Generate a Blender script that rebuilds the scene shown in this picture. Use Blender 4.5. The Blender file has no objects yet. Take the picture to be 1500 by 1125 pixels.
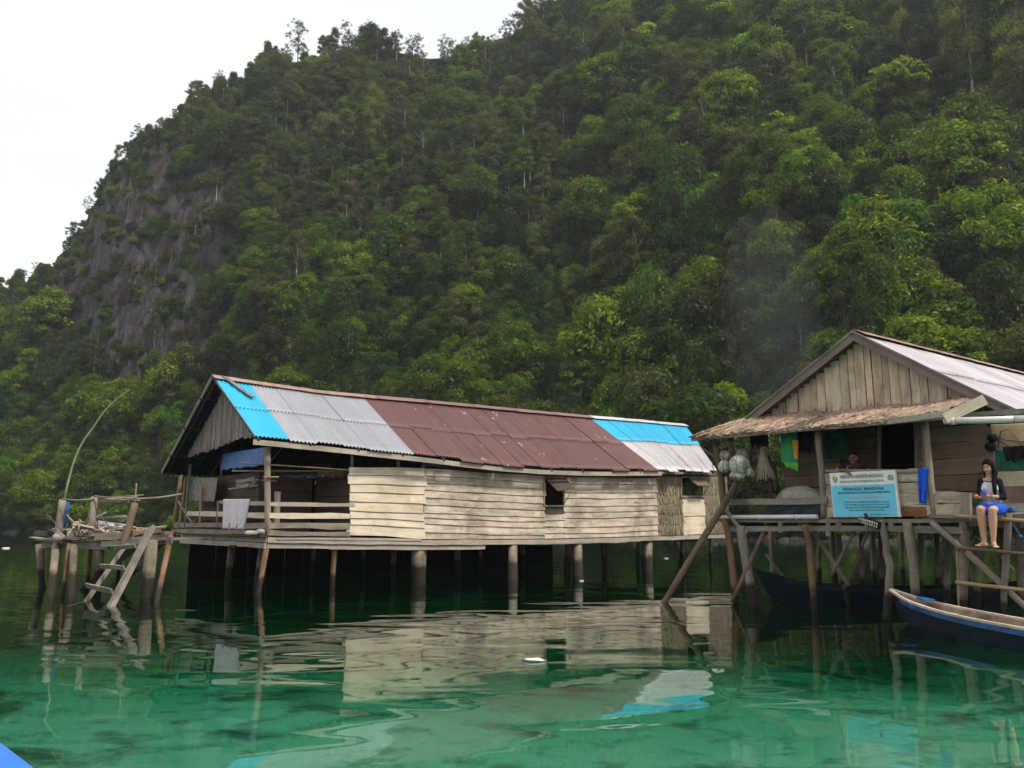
import bpy, bmesh, math, random
import numpy as np
from mathutils import Vector, Matrix, noise as mnoise
random.seed(7); rng = np.random.default_rng(11)
scene = bpy.context.scene
COL = scene.collection
V3 = Vector
# ------------------------------------------------------------------ camera geometry (also used to measure the place)
FPX = 1200.0; CAM = V3((0, 0, 1.65)); TH = math.atan(202.5/1200.0); S_, C_ = math.sin(TH), math.cos(TH)
def ray(px, py):
    u = (px-750)/FPX; v = (562.5-py)/FPX
    return V3((u, C_-v*S_, S_+v*C_))
def at_depth(px, py, Y):
    d = ray(px, py); return CAM + d*(Y/d.y)
def at_z(px, py, z=0.0):
    d = ray(px, py); return CAM + d*((z-CAM.z)/d.z)
def on_plane(px, py, P, D, off=0.0, N=None):
    """point where the pixel's ray meets the vertical plane through P along D, shifted by off along N"""
    n = V3((D[1], -D[0], 0)) if N is None else V3((N[0], N[1], 0))
    q = V3((P[0], P[1], 0)) + n*off
    d = ray(px, py)
    t = (q-CAM).dot(n)/d.dot(n)
    return CAM + d*t
def proj(p):
    x, y, z = p[0], p[1], p[2]-CAM.z
    yc = y*C_ + z*S_; zc = -y*S_ + z*C_
    if yc <= 0.01: return None
    return 750+FPX*x/yc, 562.5-FPX*zc/yc
def lerp(a, b, t): return a + (b-a)*t
def curve(pts, x):
    if x <= pts[0][0]: return pts[0][1]
    for (x0, y0), (x1, y1) in zip(pts, pts[1:]):
        if x <= x1: return y0+(y1-y0)*(x-x0)/(x1-x0)
    return pts[-1][1]
def ru(a, b): return random.uniform(a, b)

cam_d = bpy.data.cameras.new('camera'); cam = bpy.data.objects.new('camera', cam_d); COL.objects.link(cam)
cam.location = CAM; cam.rotation_euler = (math.pi/2+TH, 0, 0)
cam_d.sensor_width = 36; cam_d.lens = 36*FPX/1500; cam_d.clip_end = 3000; cam_d.clip_start = 0.05
scene.camera = cam

# ------------------------------------------------------------------ material helpers
def newmat(name):
    m = bpy.data.materials.new(name); m.use_nodes = True
    nt = m.node_tree; nt.nodes.clear()
    out = nt.nodes.new('ShaderNodeOutputMaterial')
    return m, nt, out
class N:
    def __init__(s, nt): s.nt = nt
    def n(s, t, **kw):
        x = s.nt.nodes.new(t)
        for k, v in kw.items():
            if k.startswith('i_'):
                x.inputs[k[2:].replace('_', ' ')].default_value = v
            else: setattr(x, k, v)
        return x
    def l(s, a, b): s.nt.links.new(a, b)
    def math(s, op, a, b=None, clamp=False):
        x = s.nt.nodes.new('ShaderNodeMath'); x.operation = op; x.use_clamp = clamp
        for i, q in enumerate((a, b)):
            if q is None: continue
            if isinstance(q, (int, float)): x.inputs[i].default_value = q
            else: s.l(q, x.inputs[i])
        return x.outputs[0]
    def vmath(s, op, a, b=None):
        x = s.nt.nodes.new('ShaderNodeVectorMath'); x.operation = op
        for i, q in enumerate((a, b)):
            if q is None: continue
            if isinstance(q, (tuple, list)): x.inputs[i].default_value = q
            else: s.l(q, x.inputs[i])
        return x.outputs[0]
    def noise(s, vec, scale=5, detail=4, rough=.55, dist=0):
        x = s.nt.nodes.new('ShaderNodeTexNoise')
        x.inputs['Scale'].default_value = scale; x.inputs['Detail'].default_value = detail
        x.inputs['Roughness'].default_value = rough; x.inputs['Distortion'].default_value = dist
        if vec is not None: s.l(vec, x.inputs['Vector'])
        return x.outputs['Fac']
    def ramp(s, fac, stops, interp='LINEAR'):
        x = s.nt.nodes.new('ShaderNodeValToRGB'); r = x.color_ramp; r.interpolation = interp
        while len(r.elements) < len(stops): r.elements.new(.5)
        for e, (p, c) in zip(r.elements, stops):
            e.position = p; e.color = (c, c, c, 1) if isinstance(c, (int, float)) else (*c[:3], 1)
        s.l(fac, x.inputs[0]); return x.outputs[0]
    def mix(s, fac, a, b, blend='MIX'):
        x = s.nt.nodes.new('ShaderNodeMix'); x.data_type = 'RGBA'; x.blend_type = blend
        for sock, q in ((x.inputs[0], fac), (x.inputs[6], a), (x.inputs[7], b)):
            if isinstance(q, (int, float)): sock.default_value = q
            elif isinstance(q, (tuple, list)): sock.default_value = (*q[:3], 1)
            else: s.l(q, sock)
        return x.outputs[2]
    def mapping(s, vec, scale=(1, 1, 1)):
        x = s.nt.nodes.new('ShaderNodeMapping'); x.inputs['Scale'].default_value = scale
        s.l(vec, x.inputs['Vector']); return x.outputs[0]
    def uvoff(s):
        uv = s.n('ShaderNodeUVMap').outputs[0]
        isl = s.n('ShaderNodeNewGeometry').outputs['Random Per Island']
        cb = s.n('ShaderNodeCombineXYZ'); s.l(s.math('MULTIPLY', isl, 37.0), cb.inputs[0]); s.l(s.math('MULTIPLY', isl, 91.0), cb.inputs[1]); s.l(s.math('MULTIPLY', isl, 53.0), cb.inputs[2])
        return s.vmath('ADD', uv, cb.outputs[0]), isl
    def bsdf(s, col, rough=.8, spec=.3, metal=0, bump=None, bstr=.3, bdist=.01):
        b = s.nt.nodes.new('ShaderNodeBsdfPrincipled')
        for k, q in (('Base Color', col), ('Roughness', rough), ('Specular IOR Level', spec), ('Metallic', metal)):
            if isinstance(q, (int, float)): b.inputs[k].default_value = q
            elif isinstance(q, (tuple, list)): b.inputs[k].default_value = (*q[:3], 1)
            else: s.l(q, b.inputs[k])
        if bump is not None:
            bp = s.nt.nodes.new('ShaderNodeBump'); bp.inputs['Strength'].default_value = bstr; bp.inputs['Distance'].default_value = bdist
            s.l(bump, bp.inputs['Height']); s.l(bp.outputs[0], b.inputs['Normal'])
        return b
def sc(c, k): return tuple(min(1, x*k) for x in c)

def wood(name, c, dark=.35, var=.5, stain=.5, wet=None, drip=None, rough=.85, spots=None, gscale=(1.6, 34, 1)):
    m, nt, out = newmat(name); n = N(nt)
    uv, isl = n.uvoff()
    grain = n.noise(n.mapping(uv, gscale), 1.0, 6, .65, .6)
    big = n.noise(n.mapping(uv, (1.1, 5, 1)), 1.0, 4, .6)
    pos = n.n('ShaderNodeNewGeometry').outputs['Position']
    world = n.noise(pos, 1.3, 5, .65)
    col = n.mix(n.ramp(grain, [(.3, 1.0), (.68, 0.0)]), sc(c, 1.12), sc(c, dark+.2))
    tint = n.ramp(isl, [(0, sc(c, 1-var)), (.35, (c[0]*1.0, c[1]*.93, c[2]*.86)), (.7, sc(c, 1.0)), (1, (c[0]*1.15, c[1]*1.1, c[2]*1.0))])
    col = n.mix(.55, col, tint)
    col = n.mix(n.math('MULTIPLY', n.ramp(big, [(.42, 0), (.68, 1)]), stain), col, sc(c, dark))
    col = n.mix(n.math('MULTIPLY', n.ramp(world, [(.48, 0), (.66, 1)]), stain), col, (c[0]*dark*.8, c[1]*dark*.75, c[2]*dark*.7))
    if spots:
        sp = n.noise(n.mapping(pos, (3, 3, 11)), 1.0, 9, .78)
        w2 = n.noise(n.mapping(pos, (1, 1, .6)), 1.1, 2)
        f = n.math('MULTIPLY', n.ramp(sp, [(.44, 0), (.64, 1)]), n.ramp(w2, [(.42, 0), (.68, 1)]))
        col = n.mix(n.math('MULTIPLY', f, .8), col, spots)
    r = rough
    if drip is not None:
        zz = n.n('ShaderNodeSeparateXYZ'); n.l(pos, zz.inputs[0]); dn = n.noise(n.mapping(pos, (9, 9, 1.2)), 1.0, 4, .6); dl = n.noise(n.mapping(pos, (2.2, 2.2, .1)), 1.0, 2)
        h = n.math('ADD', n.math('MULTIPLY', n.math('SUBTRACT', zz.outputs[2], drip), 1.1), n.math('MULTIPLY', n.math('SUBTRACT', 1.0, n.math('ADD', dn, n.math('MULTIPLY', dl, .6))), 1.6))
        col = n.mix(n.ramp(h, [(.28, .95), (.5, 0)]), col, (.045, .022, .014))
    if wet is not None:
        z = n.n('ShaderNodeSeparateXYZ'); n.l(pos, z.inputs[0])
        wob = n.math('ADD', z.outputs[2], n.math('MULTIPLY', n.math('SUBTRACT', n.noise(pos, 3.5, 3), .5), .35))
        f = n.nt.nodes.new('ShaderNodeMapRange'); f.inputs[1].default_value = wet-.08; f.inputs[2].default_value = wet+.06
        f.inputs[3].default_value = 1; f.inputs[4].default_value = 0; n.l(wob, f.inputs[0])
        col = n.mix(f.outputs[0], col, (.022, .018, .012))
    b = n.bsdf(col, r, .25, 0, grain, .6, .006)
    n.l(b.outputs[0], out.inputs[0]); return m

def metal_sheet(name, c, rust=.3, rustc=(.20, .075, .035), rough=.45, met=.0, streak=(.5, 7, 1), dirt=.3, wear=None, thr=.5):
    m, nt, out = newmat(name); n = N(nt)
    uv = n.n('ShaderNodeUVMap').outputs[0]
    isl = n.n('ShaderNodeNewGeometry').outputs['Random Per Island']
    st = n.noise(n.mapping(uv, streak), 1.0, 6, .6, .3)
    bl = n.noise(n.mapping(uv, (1.3, 2.2, 1)), 1.0, 6, .7)
    fine = n.noise(n.mapping(uv, (3, 40, 1)), 1.0, 3, .5)
    wide = n.noise(n.mapping(uv, (.05, 1.15, 1)), 1.0, 1, .4)
    f = n.math('MULTIPLY', n.ramp(st, [(thr, 0), (thr+.14, 1)]), n.ramp(bl, [(.4, .15), (.62, 1)]))
    f = n.math('MULTIPLY', f, rust, True)
    base = n.mix(n.math('MULTIPLY', n.ramp(bl, [(.35, 0), (.7, 1)]), dirt), c, sc(c, .62))
    base = n.mix(n.math('MULTIPLY', n.ramp(fine, [(.4, 0), (.65, 1)]), dirt*.8), base, sc(c, .72))
    base = n.mix(n.ramp(wide, [(.42, 0), (.46, .28)]), base, sc(c, .7))
    base = n.mix(n.math('MULTIPLY', n.ramp(isl, [(0, 0), (.5, 0), (1, .5)]), 1.0), base, sc(c, 1.3)); base = n.mix(n.ramp(isl, [(0, .5), (.4, 0)]), base, sc(c, .68))
    col = n.mix(f, base, rustc)
    if wear:
        w = n.noise(n.mapping(uv, (2.6, 1.5, 1)), 1.0, 5, .75)
        col = n.mix(n.ramp(w, [(.63, 0), (.66, .9)]), col, wear)
    b = n.bsdf(col, n.ramp(f, [(0, rough), (1, .85)]), .4, met, st, .25, .004)
    n.l(b.outputs[0], out.inputs[0]); return m

def plain(name, c, rough=.7, spec=.3, nscale=14, amt=.25, bump=.2, var=None, metal=0):
    m, nt, out = newmat(name); n = N(nt)
    pos = n.n('ShaderNodeNewGeometry').outputs['Position']
    t = n.noise(pos, nscale, 4, .6)
    col = n.mix(n.ramp(t, [(.35, 0), (.7, 1)]), sc(c, 1+amt*.3), sc(c, 1-amt))
    if var: col = n.mix(n.ramp(n.noise(pos, nscale*.3, 3), [(.48, 0), (.56, 1)]), col, var)
    b = n.bsdf(col, rough, spec, metal, t, bump, .004)
    n.l(b.outputs[0], out.inputs[0]); return m

def leafmat(name, c1, c2, c3, trans=.35):
    m, nt, out = newmat(name); n = N(nt)
    isl = n.n('ShaderNodeNewGeometry').outputs['Random Per Island']
    obr = n.n('ShaderNodeObjectInfo').outputs['Random']
    tex = n.n('ShaderNodeTexCoord').outputs['Object']
    cl = n.noise(tex, .8, 2, .5)
    col = n.ramp(n.math('ADD', n.math('MULTIPLY', isl, .55), n.math('MULTIPLY', cl, .6)), [(.15, c1), (.6, c2), (1.0, c3)])
    col = n.mix(n.ramp(obr, [(0, .0), (1, .6)]), col, n.mix(.5, col, (c1[0]*.8+.006, c1[1]*.62, c1[2]*.6)))
    hs = n.n('ShaderNodeHueSaturation'); hs.inputs['Saturation'].default_value = 1.24; n.l(col, hs.inputs['Color'])
    n.l(n.math('ADD', n.math('MULTIPLY', obr,   .05), .485), hs.inputs['Hue'])
    n.l(n.math('ADD', n.math('MULTIPLY', n.math('FRACT', n.math('MULTIPLY', obr, 7.31)), 1.35), .24), hs.inputs['Value'])
    d = n.n('ShaderNodeBsdfDiffuse'); n.l(hs.outputs[0], d.inputs[0])
    t = n.n('ShaderNodeBsdfTranslucent'); n.l(n.mix(.5, hs.outputs[0], (c3[0]*1.1, c3[1]*1.1, c3[2]*.5)), t.inputs[0])
    g = n.n('ShaderNodeBsdfGlossy'); g.inputs['Roughness'].default_value = .45; g.inputs[0].default_value = (.5, .5, .5, 1)
    mx = n.n('ShaderNodeMixShader'); mx.inputs[0].default_value = trans; n.l(d.outputs[0], mx.inputs[1]); n.l(t.outputs[0], mx.inputs[2])
    m2 = n.n('ShaderNodeMixShader'); m2.inputs[0].default_value = .02; n.l(mx.outputs[0], m2.inputs[1]); n.l(g.outputs[0], m2.inputs[2])
    n.l(m2.outputs[0], out.inputs[0]); return m

M = {}
M['wall'] = wood('weathered_plank', (.66, .56, .43), .24, .36, .5, spots=(.10, .08, .06))
M['wall_light'] = wood('pale_plank', (.68, .58, .43), .42, .22, .38)
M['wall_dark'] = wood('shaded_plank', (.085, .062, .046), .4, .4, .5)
M['gable'] = wood('gable_board', (.62, .49, .36), .22, .46, .5, drip=3.72)
M['beam'] = wood('old_beam', (.30, .245, .19), .3, .3, .5)
M['beam_grey'] = wood('grey_beam', (.24, .21, .18), .3, .35, .6)
M['fascia'] = wood('fascia_board', (.42, .365, .295), .4, .2, .4)
M['rake'] = wood('rake_board', (.21, .165, .14), .45, .2, .4)
M['pile'] = wood('pile_log', (.27, .22, .165), .2, .35, .65, wet=.52, gscale=(1.0, 14, 1))
M['pile_red'] = wood('red_brown_log', (.25, .145, .08), .25, .4, .5, wet=.35, gscale=(1.0, 14, 1))
M['pile_grey'] = wood('grey_log', (.24, .205, .17), .2, .3, .6, wet=.45, gscale=(1.0, 12, 1))
M['bamboo'] = wood('bamboo_pole', (.34, .24, .13), .4, .3, .4, gscale=(2, 12, 1))
M['pole_brown'] = wood('brown_pole', (.175, .12, .082), .35, .3, .5, gscale=(1.2, 12, 1))
M['pole_green'] = plain('green_bamboo', (.25, .27, .14), .6, .4, 3, .35)
M['driftwood'] = wood('driftwood', (.46, .37, .28), .3, .5, .5)
M['zinc'] = metal_sheet('zinc_sheet', (.335, .335, .355), .5, (.24, .15, .10), .55, .1, dirt=.5, thr=.56)
M['zinc_rust'] = metal_sheet('rusty_zinc_sheet', (.52, .50, .50), .95, (.28, .11, .06), .5, .2, dirt=.4, streak=(.35, 4.2, 1), thr=.52)
M['zinc_right'] = metal_sheet('weathered_zinc_sheet', (.44, .41, .425), .9, (.34, .19, .13), .55, .1, dirt=.5, streak=(.3, 2.4, 1), thr=.54)
M['maroon'] = metal_sheet('maroon_sheet', (.128, .058, .054), .8, (.20, .075, .04), .6, .0, dirt=.7, wear=(.46, .32, .24), thr=.5)
M['cyan'] = metal_sheet('cyan_sheet', (.02, .37, .58), .15, (.05, .22, .3), .55, .0, dirt=.35, thr=.6)
M['cap'] = metal_sheet('rusty_cap', (.34, .24, .21), .95, (.27, .095, .04), .7, .0, dirt=.5, streak=(4, 2, 1), thr=.42)
M['cap_pale'] = metal_sheet('pale_cap', (.55, .52, .5), .6, (.4, .3, .24), .6, .1, dirt=.4)
M['cap_maroon'] = metal_sheet('maroon_cap', (.22, .12, .105), .5, (.2, .08, .05), .6, .0, dirt=.4)
M['corr_grey'] = wood('grey_gable_board', (.27, .24, .21), .3, .4, .5)
M['thatch'] = wood('thatch_leaf', (.42, .30, .215), .2, .65, .5, gscale=(3, 30, 1))
M['mat_wall'] = wood('palm_mat', (.30, .25, .165), .35, .5, .5, gscale=(3, 30, 1))
M['tarp_blue'] = plain('blue_tarp', (.03, .14, .38), .5, .4, 5, .5)
M['tarp_dark'] = plain('dark_tarp', (.012, .018, .035), .5, .4, 5, .4)
M['sack'] = plain('sack', (.34, .29, .25), .9, .1, 6, .4)
M['white_pvc'] = plain('white_pvc', (.60, .59, .55), .35, .5, 3, .15)
M['float'] = plain('white_float', (.50, .48, .41), .6, .4, 18, .55, var=(.2, .18, .12))
M['float_dark'] = plain('dirty_float', (.24, .22, .17), .6, .4, 12, .6)
M['rope'] = plain('rope', (.12, .13, .11), .9, .1, 40, .3)
M['rope_blue'] = plain('blue_rope', (.03, .12, .33), .7, .2, 40, .3)
M['net_brown'] = plain('brown_net', (.12, .075, .05), .95, .1, 30, .5, .8)
M['net_pale'] = plain('pale_net', (.33, .27, .20), .95, .1, 40, .5, .8)
M['black_cloth'] = plain('black_cloth', (.012, .012, .014), .9, .1, 8, .3)
M['green_cloth'] = plain('green_cloth', (.012, .085, .055), .9, .1, 5, .5)
M['teal_cloth'] = plain('teal_cloth', (.03, .25, .28), .9, .1, 5, .3, var=(.05, .32, .12))
M['lime_cloth'] = plain('lime_cloth', (.12, .36, .06), .9, .1, 8, .3)
M['orange_cloth'] = plain('orange_cloth', (.70, .33, .03), .9, .1, 8, .2)
M['blue_cloth'] = plain('royal_blue_cloth', (.02, .10, .60), .9, .1, 10, .35)
M['white_cloth'] = plain('white_cloth', (.72, .63, .66), .9, .1, 5, .15)
M['grey_cloth'] = plain('grey_cloth', (.26, .235, .20), .9, .1, 10, .4)
M['beige_cloth'] = plain('beige_sheet', (.52, .38, .23), .85, .15, 2.5, .35)
M['cream'] = wood('cream_painted_plank', (.50, .43, .30), .4, .2, .5, spots=(.12, .08, .05))
M['green_net'] = plain('green_net', (.02, .13, .075), .8, .2, 20, .5)
M['orange_board'] = wood('orange_board', (.30, .13, .055), .35, .3, .5)
M['rust_red'] = plain('rust_red', (.25, .05, .025), .7, .3, 8, .4)
M['boat_blue'] = plain('boat_blue_paint', (.004, .012, .026), .6, .2, 7, .55, var=(.003, .007, .013))
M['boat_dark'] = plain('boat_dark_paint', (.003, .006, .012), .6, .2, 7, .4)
M['back_sheet'] = plain('dark_roof_underside', (.018, .032, .055), .8, .2, 4, .4)
M['boat_trim'] = plain('boat_blue_trim', (.018, .085, .24), .5, .4, 5, .4, var=(.01, .03, .07))
M['boat_rim'] = wood('boat_rim', (.60, .50, .40), .4, .2, .5)
M['boat_in'] = wood('boat_inside', (.42, .32, .225), .2, .3, .7, spots=(.04, .03, .02))
M['bow_blue'] = plain('sky_blue_paint', (.012, .17, .62), .4, .5, 3, .2)
M['sign_white'] = plain('sign_white', (.70, .70, .64), .5, .4, 6, .15)
M['sign_blue'] = plain('sign_blue', (.13, .52, .68), .5, .4, 3, .12)
M['ink'] = plain('dark_ink', (.03, .05, .09), .6, .3, 5, .1)
M['ink_grey'] = plain('grey_ink', (.20, .20, .19), .6, .3, 5, .1)
M['ink_red'] = plain('faded_red_ink', (.52, .40, .45), .6, .3, 5, .1)
M['ink_green'] = plain('emblem_green', (.16, .26, .10), .6, .3, 60, .5, var=(.45, .38, .1))
M['skin'] = plain('skin', (.50, .28, .18), .55, .35, 30, .08, .05)
M['skin_dark'] = plain('tanned_skin', (.20, .085, .05), .5, .35, 30, .12, .05)
M['hair'] = plain('black_hair', (.006, .005, .005), .75, .12, 60, .3)
M['eye'] = plain('eye_dark', (.015, .01, .01), .3, .5, 5, .1)
M['lip'] = plain('lip', (.42, .13, .11), .5, .4, 5, .1)
M['shirt_grey'] = plain('light_grey_cloth', (.50, .49, .54), .9, .1, 40, .15)
M['shirt_black'] = plain('black_sleeve_cloth', (.012, .012, .016), .9, .1, 12, .3)
M['shorts_blue'] = plain('blue_shorts_cloth', (.02, .10, .58), .85, .15, 12, .4)
M['batik'] = plain('patterned_shirt_cloth', (.02, .022, .04), .9, .1, 22, .3, var=None)
M['orange_plastic'] = plain('orange_plastic', (.75, .13, .03), .4, .5, 5, .1)
M['blue_plastic'] = plain('blue_plastic', (.03, .06, .5), .4, .5, 5, .1)
M['leaf_green'] = plain('green_leaf_plain', (.05, .22, .06), .6, .3, 9, .4)
M['dark_gap'] = plain('gap_shade_black', (.006, .005, .005), .9, .1, 9, .4)  # near-black colour painting the shade in gaps, doorways and below the floor
def batik():
    m = M['batik']; nt = m.node_tree; n = N(nt)
    b = [x for x in nt.nodes if x.type == 'BSDF_PRINCIPLED'][0]
    v = n.n('ShaderNodeTexVoronoi'); v.inputs['Scale'].default_value = 17
    n.l(n.n('ShaderNodeNewGeometry').outputs['Position'], v.inputs['Vector'])
    n.l(n.mix(n.ramp(v.outputs['Distance'], [(.26, 1), (.34, 0)]), (.015, .017, .035), (.30, .34, .42)), b.inputs['Base Color'])
batik()

# ------------------------------------------------------------------ mesh builder
class MB:
    def __init__(s): s.v = []; s.f = []; s.uv = []; s.mi = []; s.sm = []
    def add(s, vs, fs, uvs, mi=0, smooth=False):
        o = len(s.v); s.v.extend([tuple(p) for p in vs])
        for f, u in zip(fs, uvs):
            s.f.append(tuple(o+i for i in f)); s.uv.append(u); s.mi.append(mi); s.sm.append(smooth)
        return s
    def board(s, p0, p1, w, t, up=(0, 0, 1), n=1, jit=0.0, roll=0.0, w1=None, mi=0):
        p0 = V3(p0); p1 = V3(p1); a = p1-p0; L = a.length
        if L < 1e-5: return s
        a = a/L; up = V3(up); W = up-a*up.dot(a)
        if W.length < 1e-4: W = V3((1, 0, 0))-a*a.x
        W.normalize(); T = a.cross(W).normalized()
        if roll:
            c, q = math.cos(roll), math.sin(roll); W, T = W*c+T*q, T*c-W*q
        w1 = w if w1 is None else w1
        vs = []
        for i in range(n+1):
            k = i/n; c = p0+a*(L*k); hw = (w+(w1-w)*k)/2
            j1 = ru(-jit, jit); j2 = ru(-jit, jit); j3 = ru(-jit, jit)*.4
            for (x, y) in ((1, 1), (-1, 1), (-1, -1), (1, -1)):
                vs.append(c + W*(x*hw+(j1 if x > 0 else j2)) + T*(y*t/2+j3))
        fs = []; uvs = []
        per = [w, t, w, t]; acc = [0, w, w+t, 2*w+t, 2*w+2*t]
        for i in range(n):
            for q in range(4):
                r = (q+1) % 4
                fs.append((i*4+q, i*4+r, (i+1)*4+r, (i+1)*4+q))
                u0 = L*i/n; u1 = L*(i+1)/n
                uvs.append(((u0, acc[q]), (u0, acc[q+1]), (u1, acc[q+1]), (u1, acc[q])))
        fs.append((3, 2, 1, 0)); uvs.append(((0, 0), (0, w), (t, w), (t, 0)))
        e = n*4; fs.append((e, e+1, e+2, e+3)); uvs.append(((0, 0), (0, w), (t, w), (t, 0)))
        return s.add(vs, fs, uvs, mi)
    def tube(s, pts, rad, seg=8, jit=0.0, mi=0, cap=True, smooth=True):
        pts = [V3(p) for p in pts]; n = len(pts)
        if isinstance(rad, (int, float)): rad = [rad]*n
        vs = []; prev = None; L = 0; Ls = []
        for i, p in enumerate(pts):
            if i: L += (p-pts[i-1]).length
            Ls.append(L)
            a = (pts[min(i+1, n-1)]-pts[max(i-1, 0)]).normalized()
            if prev is None:
                x = V3((1, 0, 0)) if abs(a.x) < .8 else V3((0, 1, 0))
                x = (x-a*x.dot(a)).normalized()
            else: x = (prev-a*prev.dot(a)).normalized()
            prev = x; y = a.cross(x)
            for k in range(seg):
                th = 2*math.pi*k/seg; r = rad[i]*(1+ru(-jit, jit))
                vs.append(p+x*(math.cos(th)*r)+y*(math.sin(th)*r))
        fs = []; uvs = []; R = 2*math.pi*max(rad)/seg
        for i in range(n-1):
            for k in range(seg):
                k2 = (k+1) % seg
                fs.append((i*seg+k, i*seg+k2, (i+1)*seg+k2, (i+1)*seg+k))
                uvs.append(((Ls[i], k*R), (Ls[i], (k+1)*R), (Ls[i+1], (k+1)*R), (Ls[i+1], k*R)))
        s.add(vs, fs, uvs, mi, smooth)
        if cap:
            o = len(s.v)-len(vs)
            for base, rev in ((o, True), (o+(n-1)*seg, False)):
                idx = list(range(base, base+seg))
                if rev: idx = idx[::-1]
                s.f.append(tuple(idx)); s.uv.append(tuple((0.1*math.cos(q), 0.1*math.sin(q)) for q in range(seg))); s.mi.append(mi); s.sm.append(False)
        return s
    def pole(s, p0, p1, r0, r1=None, n=5, bend=.02, seg=8, jit=.06, mi=0):
        p0 = V3(p0); p1 = V3(p1); r1 = r0*.8 if r1 is None else r1
        L = (p1-p0).length; pts = []; rr = []
        dx, dy = ru(-1, 1)*bend*L, ru(-1, 1)*bend*L
        for i in range(n+1):
            k = i/n; b = math.sin(k*math.pi)
            pts.append(p0.lerp(p1, k)+V3((dx*b+ru(-.2, .2)*bend*L*.4, dy*b, 0))); rr.append((r0+(r1-r0)*k)*(1+ru(-.05, .05)))
        pts[0] = p0; pts[-1] = p1
        return s.tube(pts, rr, seg, jit, mi)
    def grid(s, P, uvf=None, mi=0, smooth=True, thick=0.0):
        nu = len(P); nv = len(P[0]); vs = [p for r in P for p in r]; fs = []; uvs = []
        if uvf is None:
            du = (V3(P[-1][0])-V3(P[0][0])).length/(nu-1); dv = (V3(P[0][-1])-V3(P[0][0])).length/(nv-1)
            uvf = lambda i, j: (i*du, j*dv)
        for i in range(nu-1):
            for j in range(nv-1):
                fs.append((i*nv+j, (i+1)*nv+j, (i+1)*nv+j+1, i*nv+j+1))
                uvs.append((uvf(i, j), uvf(i+1, j), uvf(i+1, j+1), uvf(i, j+1)))
        return s.add(vs, fs, uvs, mi, smooth)
    def poly(s, ring, thick, nrm, mi=0):
        """flat polygon with thickness"""
        ring = [V3(p) for p in ring]; n = len(ring); q = V3(nrm).normalized()*thick
        ax = (ring[1]-ring[0]).normalized(); ay = V3(nrm).normalized().cross(ax)
        uv = [((p-ring[0]).dot(ax), (p-ring[0]).dot(ay)) for p in ring]
        vs = ring+[p-q for p in ring]
        fs = [tuple(range(n)), tuple(range(2*n-1, n-1, -1))]; uvs = [tuple(uv), tuple(uv[::-1])]
        for i in range(n):
            j = (i+1) % n; fs.append((i, i+n, j+n, j)); uvs.append(((0, 0), (0, thick), (1, thick), (1, 0)))
        return s.add(vs, fs, uvs, mi)
    def ball(s, c, r, seg=16, rings=10, scale=(1, 1, 1), mi=0, jit=0.0):
        vs = []; c = V3(c)
        for i in range(rings+1):
            ph = math.pi*i/rings
            for k in range(seg):
                th = 2*math.pi*k/seg; q = r*(1+ru(-jit, jit))
                vs.append(c+V3((q*math.sin(ph)*math.cos(th)*scale[0], q*math.sin(ph)*math.sin(th)*scale[1], q*math.cos(ph)*scale[2])))
        fs = []; uvs = []
        for i in range(rings):
            for k in range(seg):
                k2 = (k+1) % seg; fs.append((i*seg+k, (i+1)*seg+k, (i+1)*seg+k2, i*seg+k2))
                uvs.append(((k/seg, i/rings), (k/seg, (i+1)/rings), ((k+1)/seg, (i+1)/rings), ((k+1)/seg, i/rings)))
        return s.add(vs, fs, uvs, mi, True)
    def mesh(s, name, mats, org):
        me = bpy.data.meshes.new(name)
        ox, oy, oz = org
        me.from_pydata([(x-ox, y-oy, z-oz) for x, y, z in s.v], [], s.f)
        uvl = me.uv_layers.new(name='UVMap')
        flat = [c for u in s.uv for p in u for c in p]
        uvl.data.foreach_set('uv', flat)
        for m in (mats if isinstance(mats, (list, tuple)) else [mats]): me.materials.append(m)
        me.polygons.foreach_set('material_index', s.mi); me.polygons.foreach_set('use_smooth', s.sm)
        me.update(); return me
    def build(s, name, mats, parent=None, label=None, org=None):
        if parent is None:
            if org is None:
                a = np.array(s.v); org = ((a[:, 0].min()+a[:, 0].max())/2, (a[:, 1].min()+a[:, 1].max())/2, a[:, 2].min())
        else: org = wloc(parent)
        o = bpy.data.objects.new(name, s.mesh(name, mats, org)); COL.objects.link(o)
        if parent is None: o.location = org
        else: o.parent = parent
        if label: o['label'] = label
        return o
def wloc(o):
    p = V3((0, 0, 0))
    while o: p += V3(o.location); o = o.parent
    return p
def tag(o, label=None, cat=None, group=None, kind=None):
    for k, v in (('label', label), ('category', cat), ('group', group), ('kind', kind)):
        if v: o[k] = v
    return o
def thing(name, loc, label, cat, group=None):
    o = bpy.data.objects.new(name, None); o.empty_display_size = .2; COL.objects.link(o); o.location = loc
    return tag(o, label, cat, group)
def solidify(o, t, off=0):
    m = o.modifiers.new('thickness', 'SOLIDIFY'); m.thickness = t; m.offset = off; return o
def cloth_mb(TL, TR, BR, BL, nu=14, nv=14, fold=.03, folds=4, nrm=(0, -1, 0), ragged=0.0, seed=0, sway=0):
    TL, TR, BR, BL, nrm = V3(TL), V3(TR), V3(BR), V3(BL), V3(nrm)
    rs = random.Random(seed); ph = rs.uniform(0, 6); P = []
    for i in range(nu+1):
        u = i/nu; row = []
        rg = rs.uniform(0, ragged)
        for j in range(nv+1):
            v = j/nv*(1-rg*.0)
            p = TL.lerp(TR, u).lerp(BL.lerp(BR, u), v*(1-rg))
            p = p+nrm*(fold*(math.sin(u*folds*6.283+ph+v*1.3)*(.35+.65*v)+.4*math.sin(u*folds*2.7*6.283+v*3)*v))
            row.append(p)
        P.append(row)
    return MB().grid(P)
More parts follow.
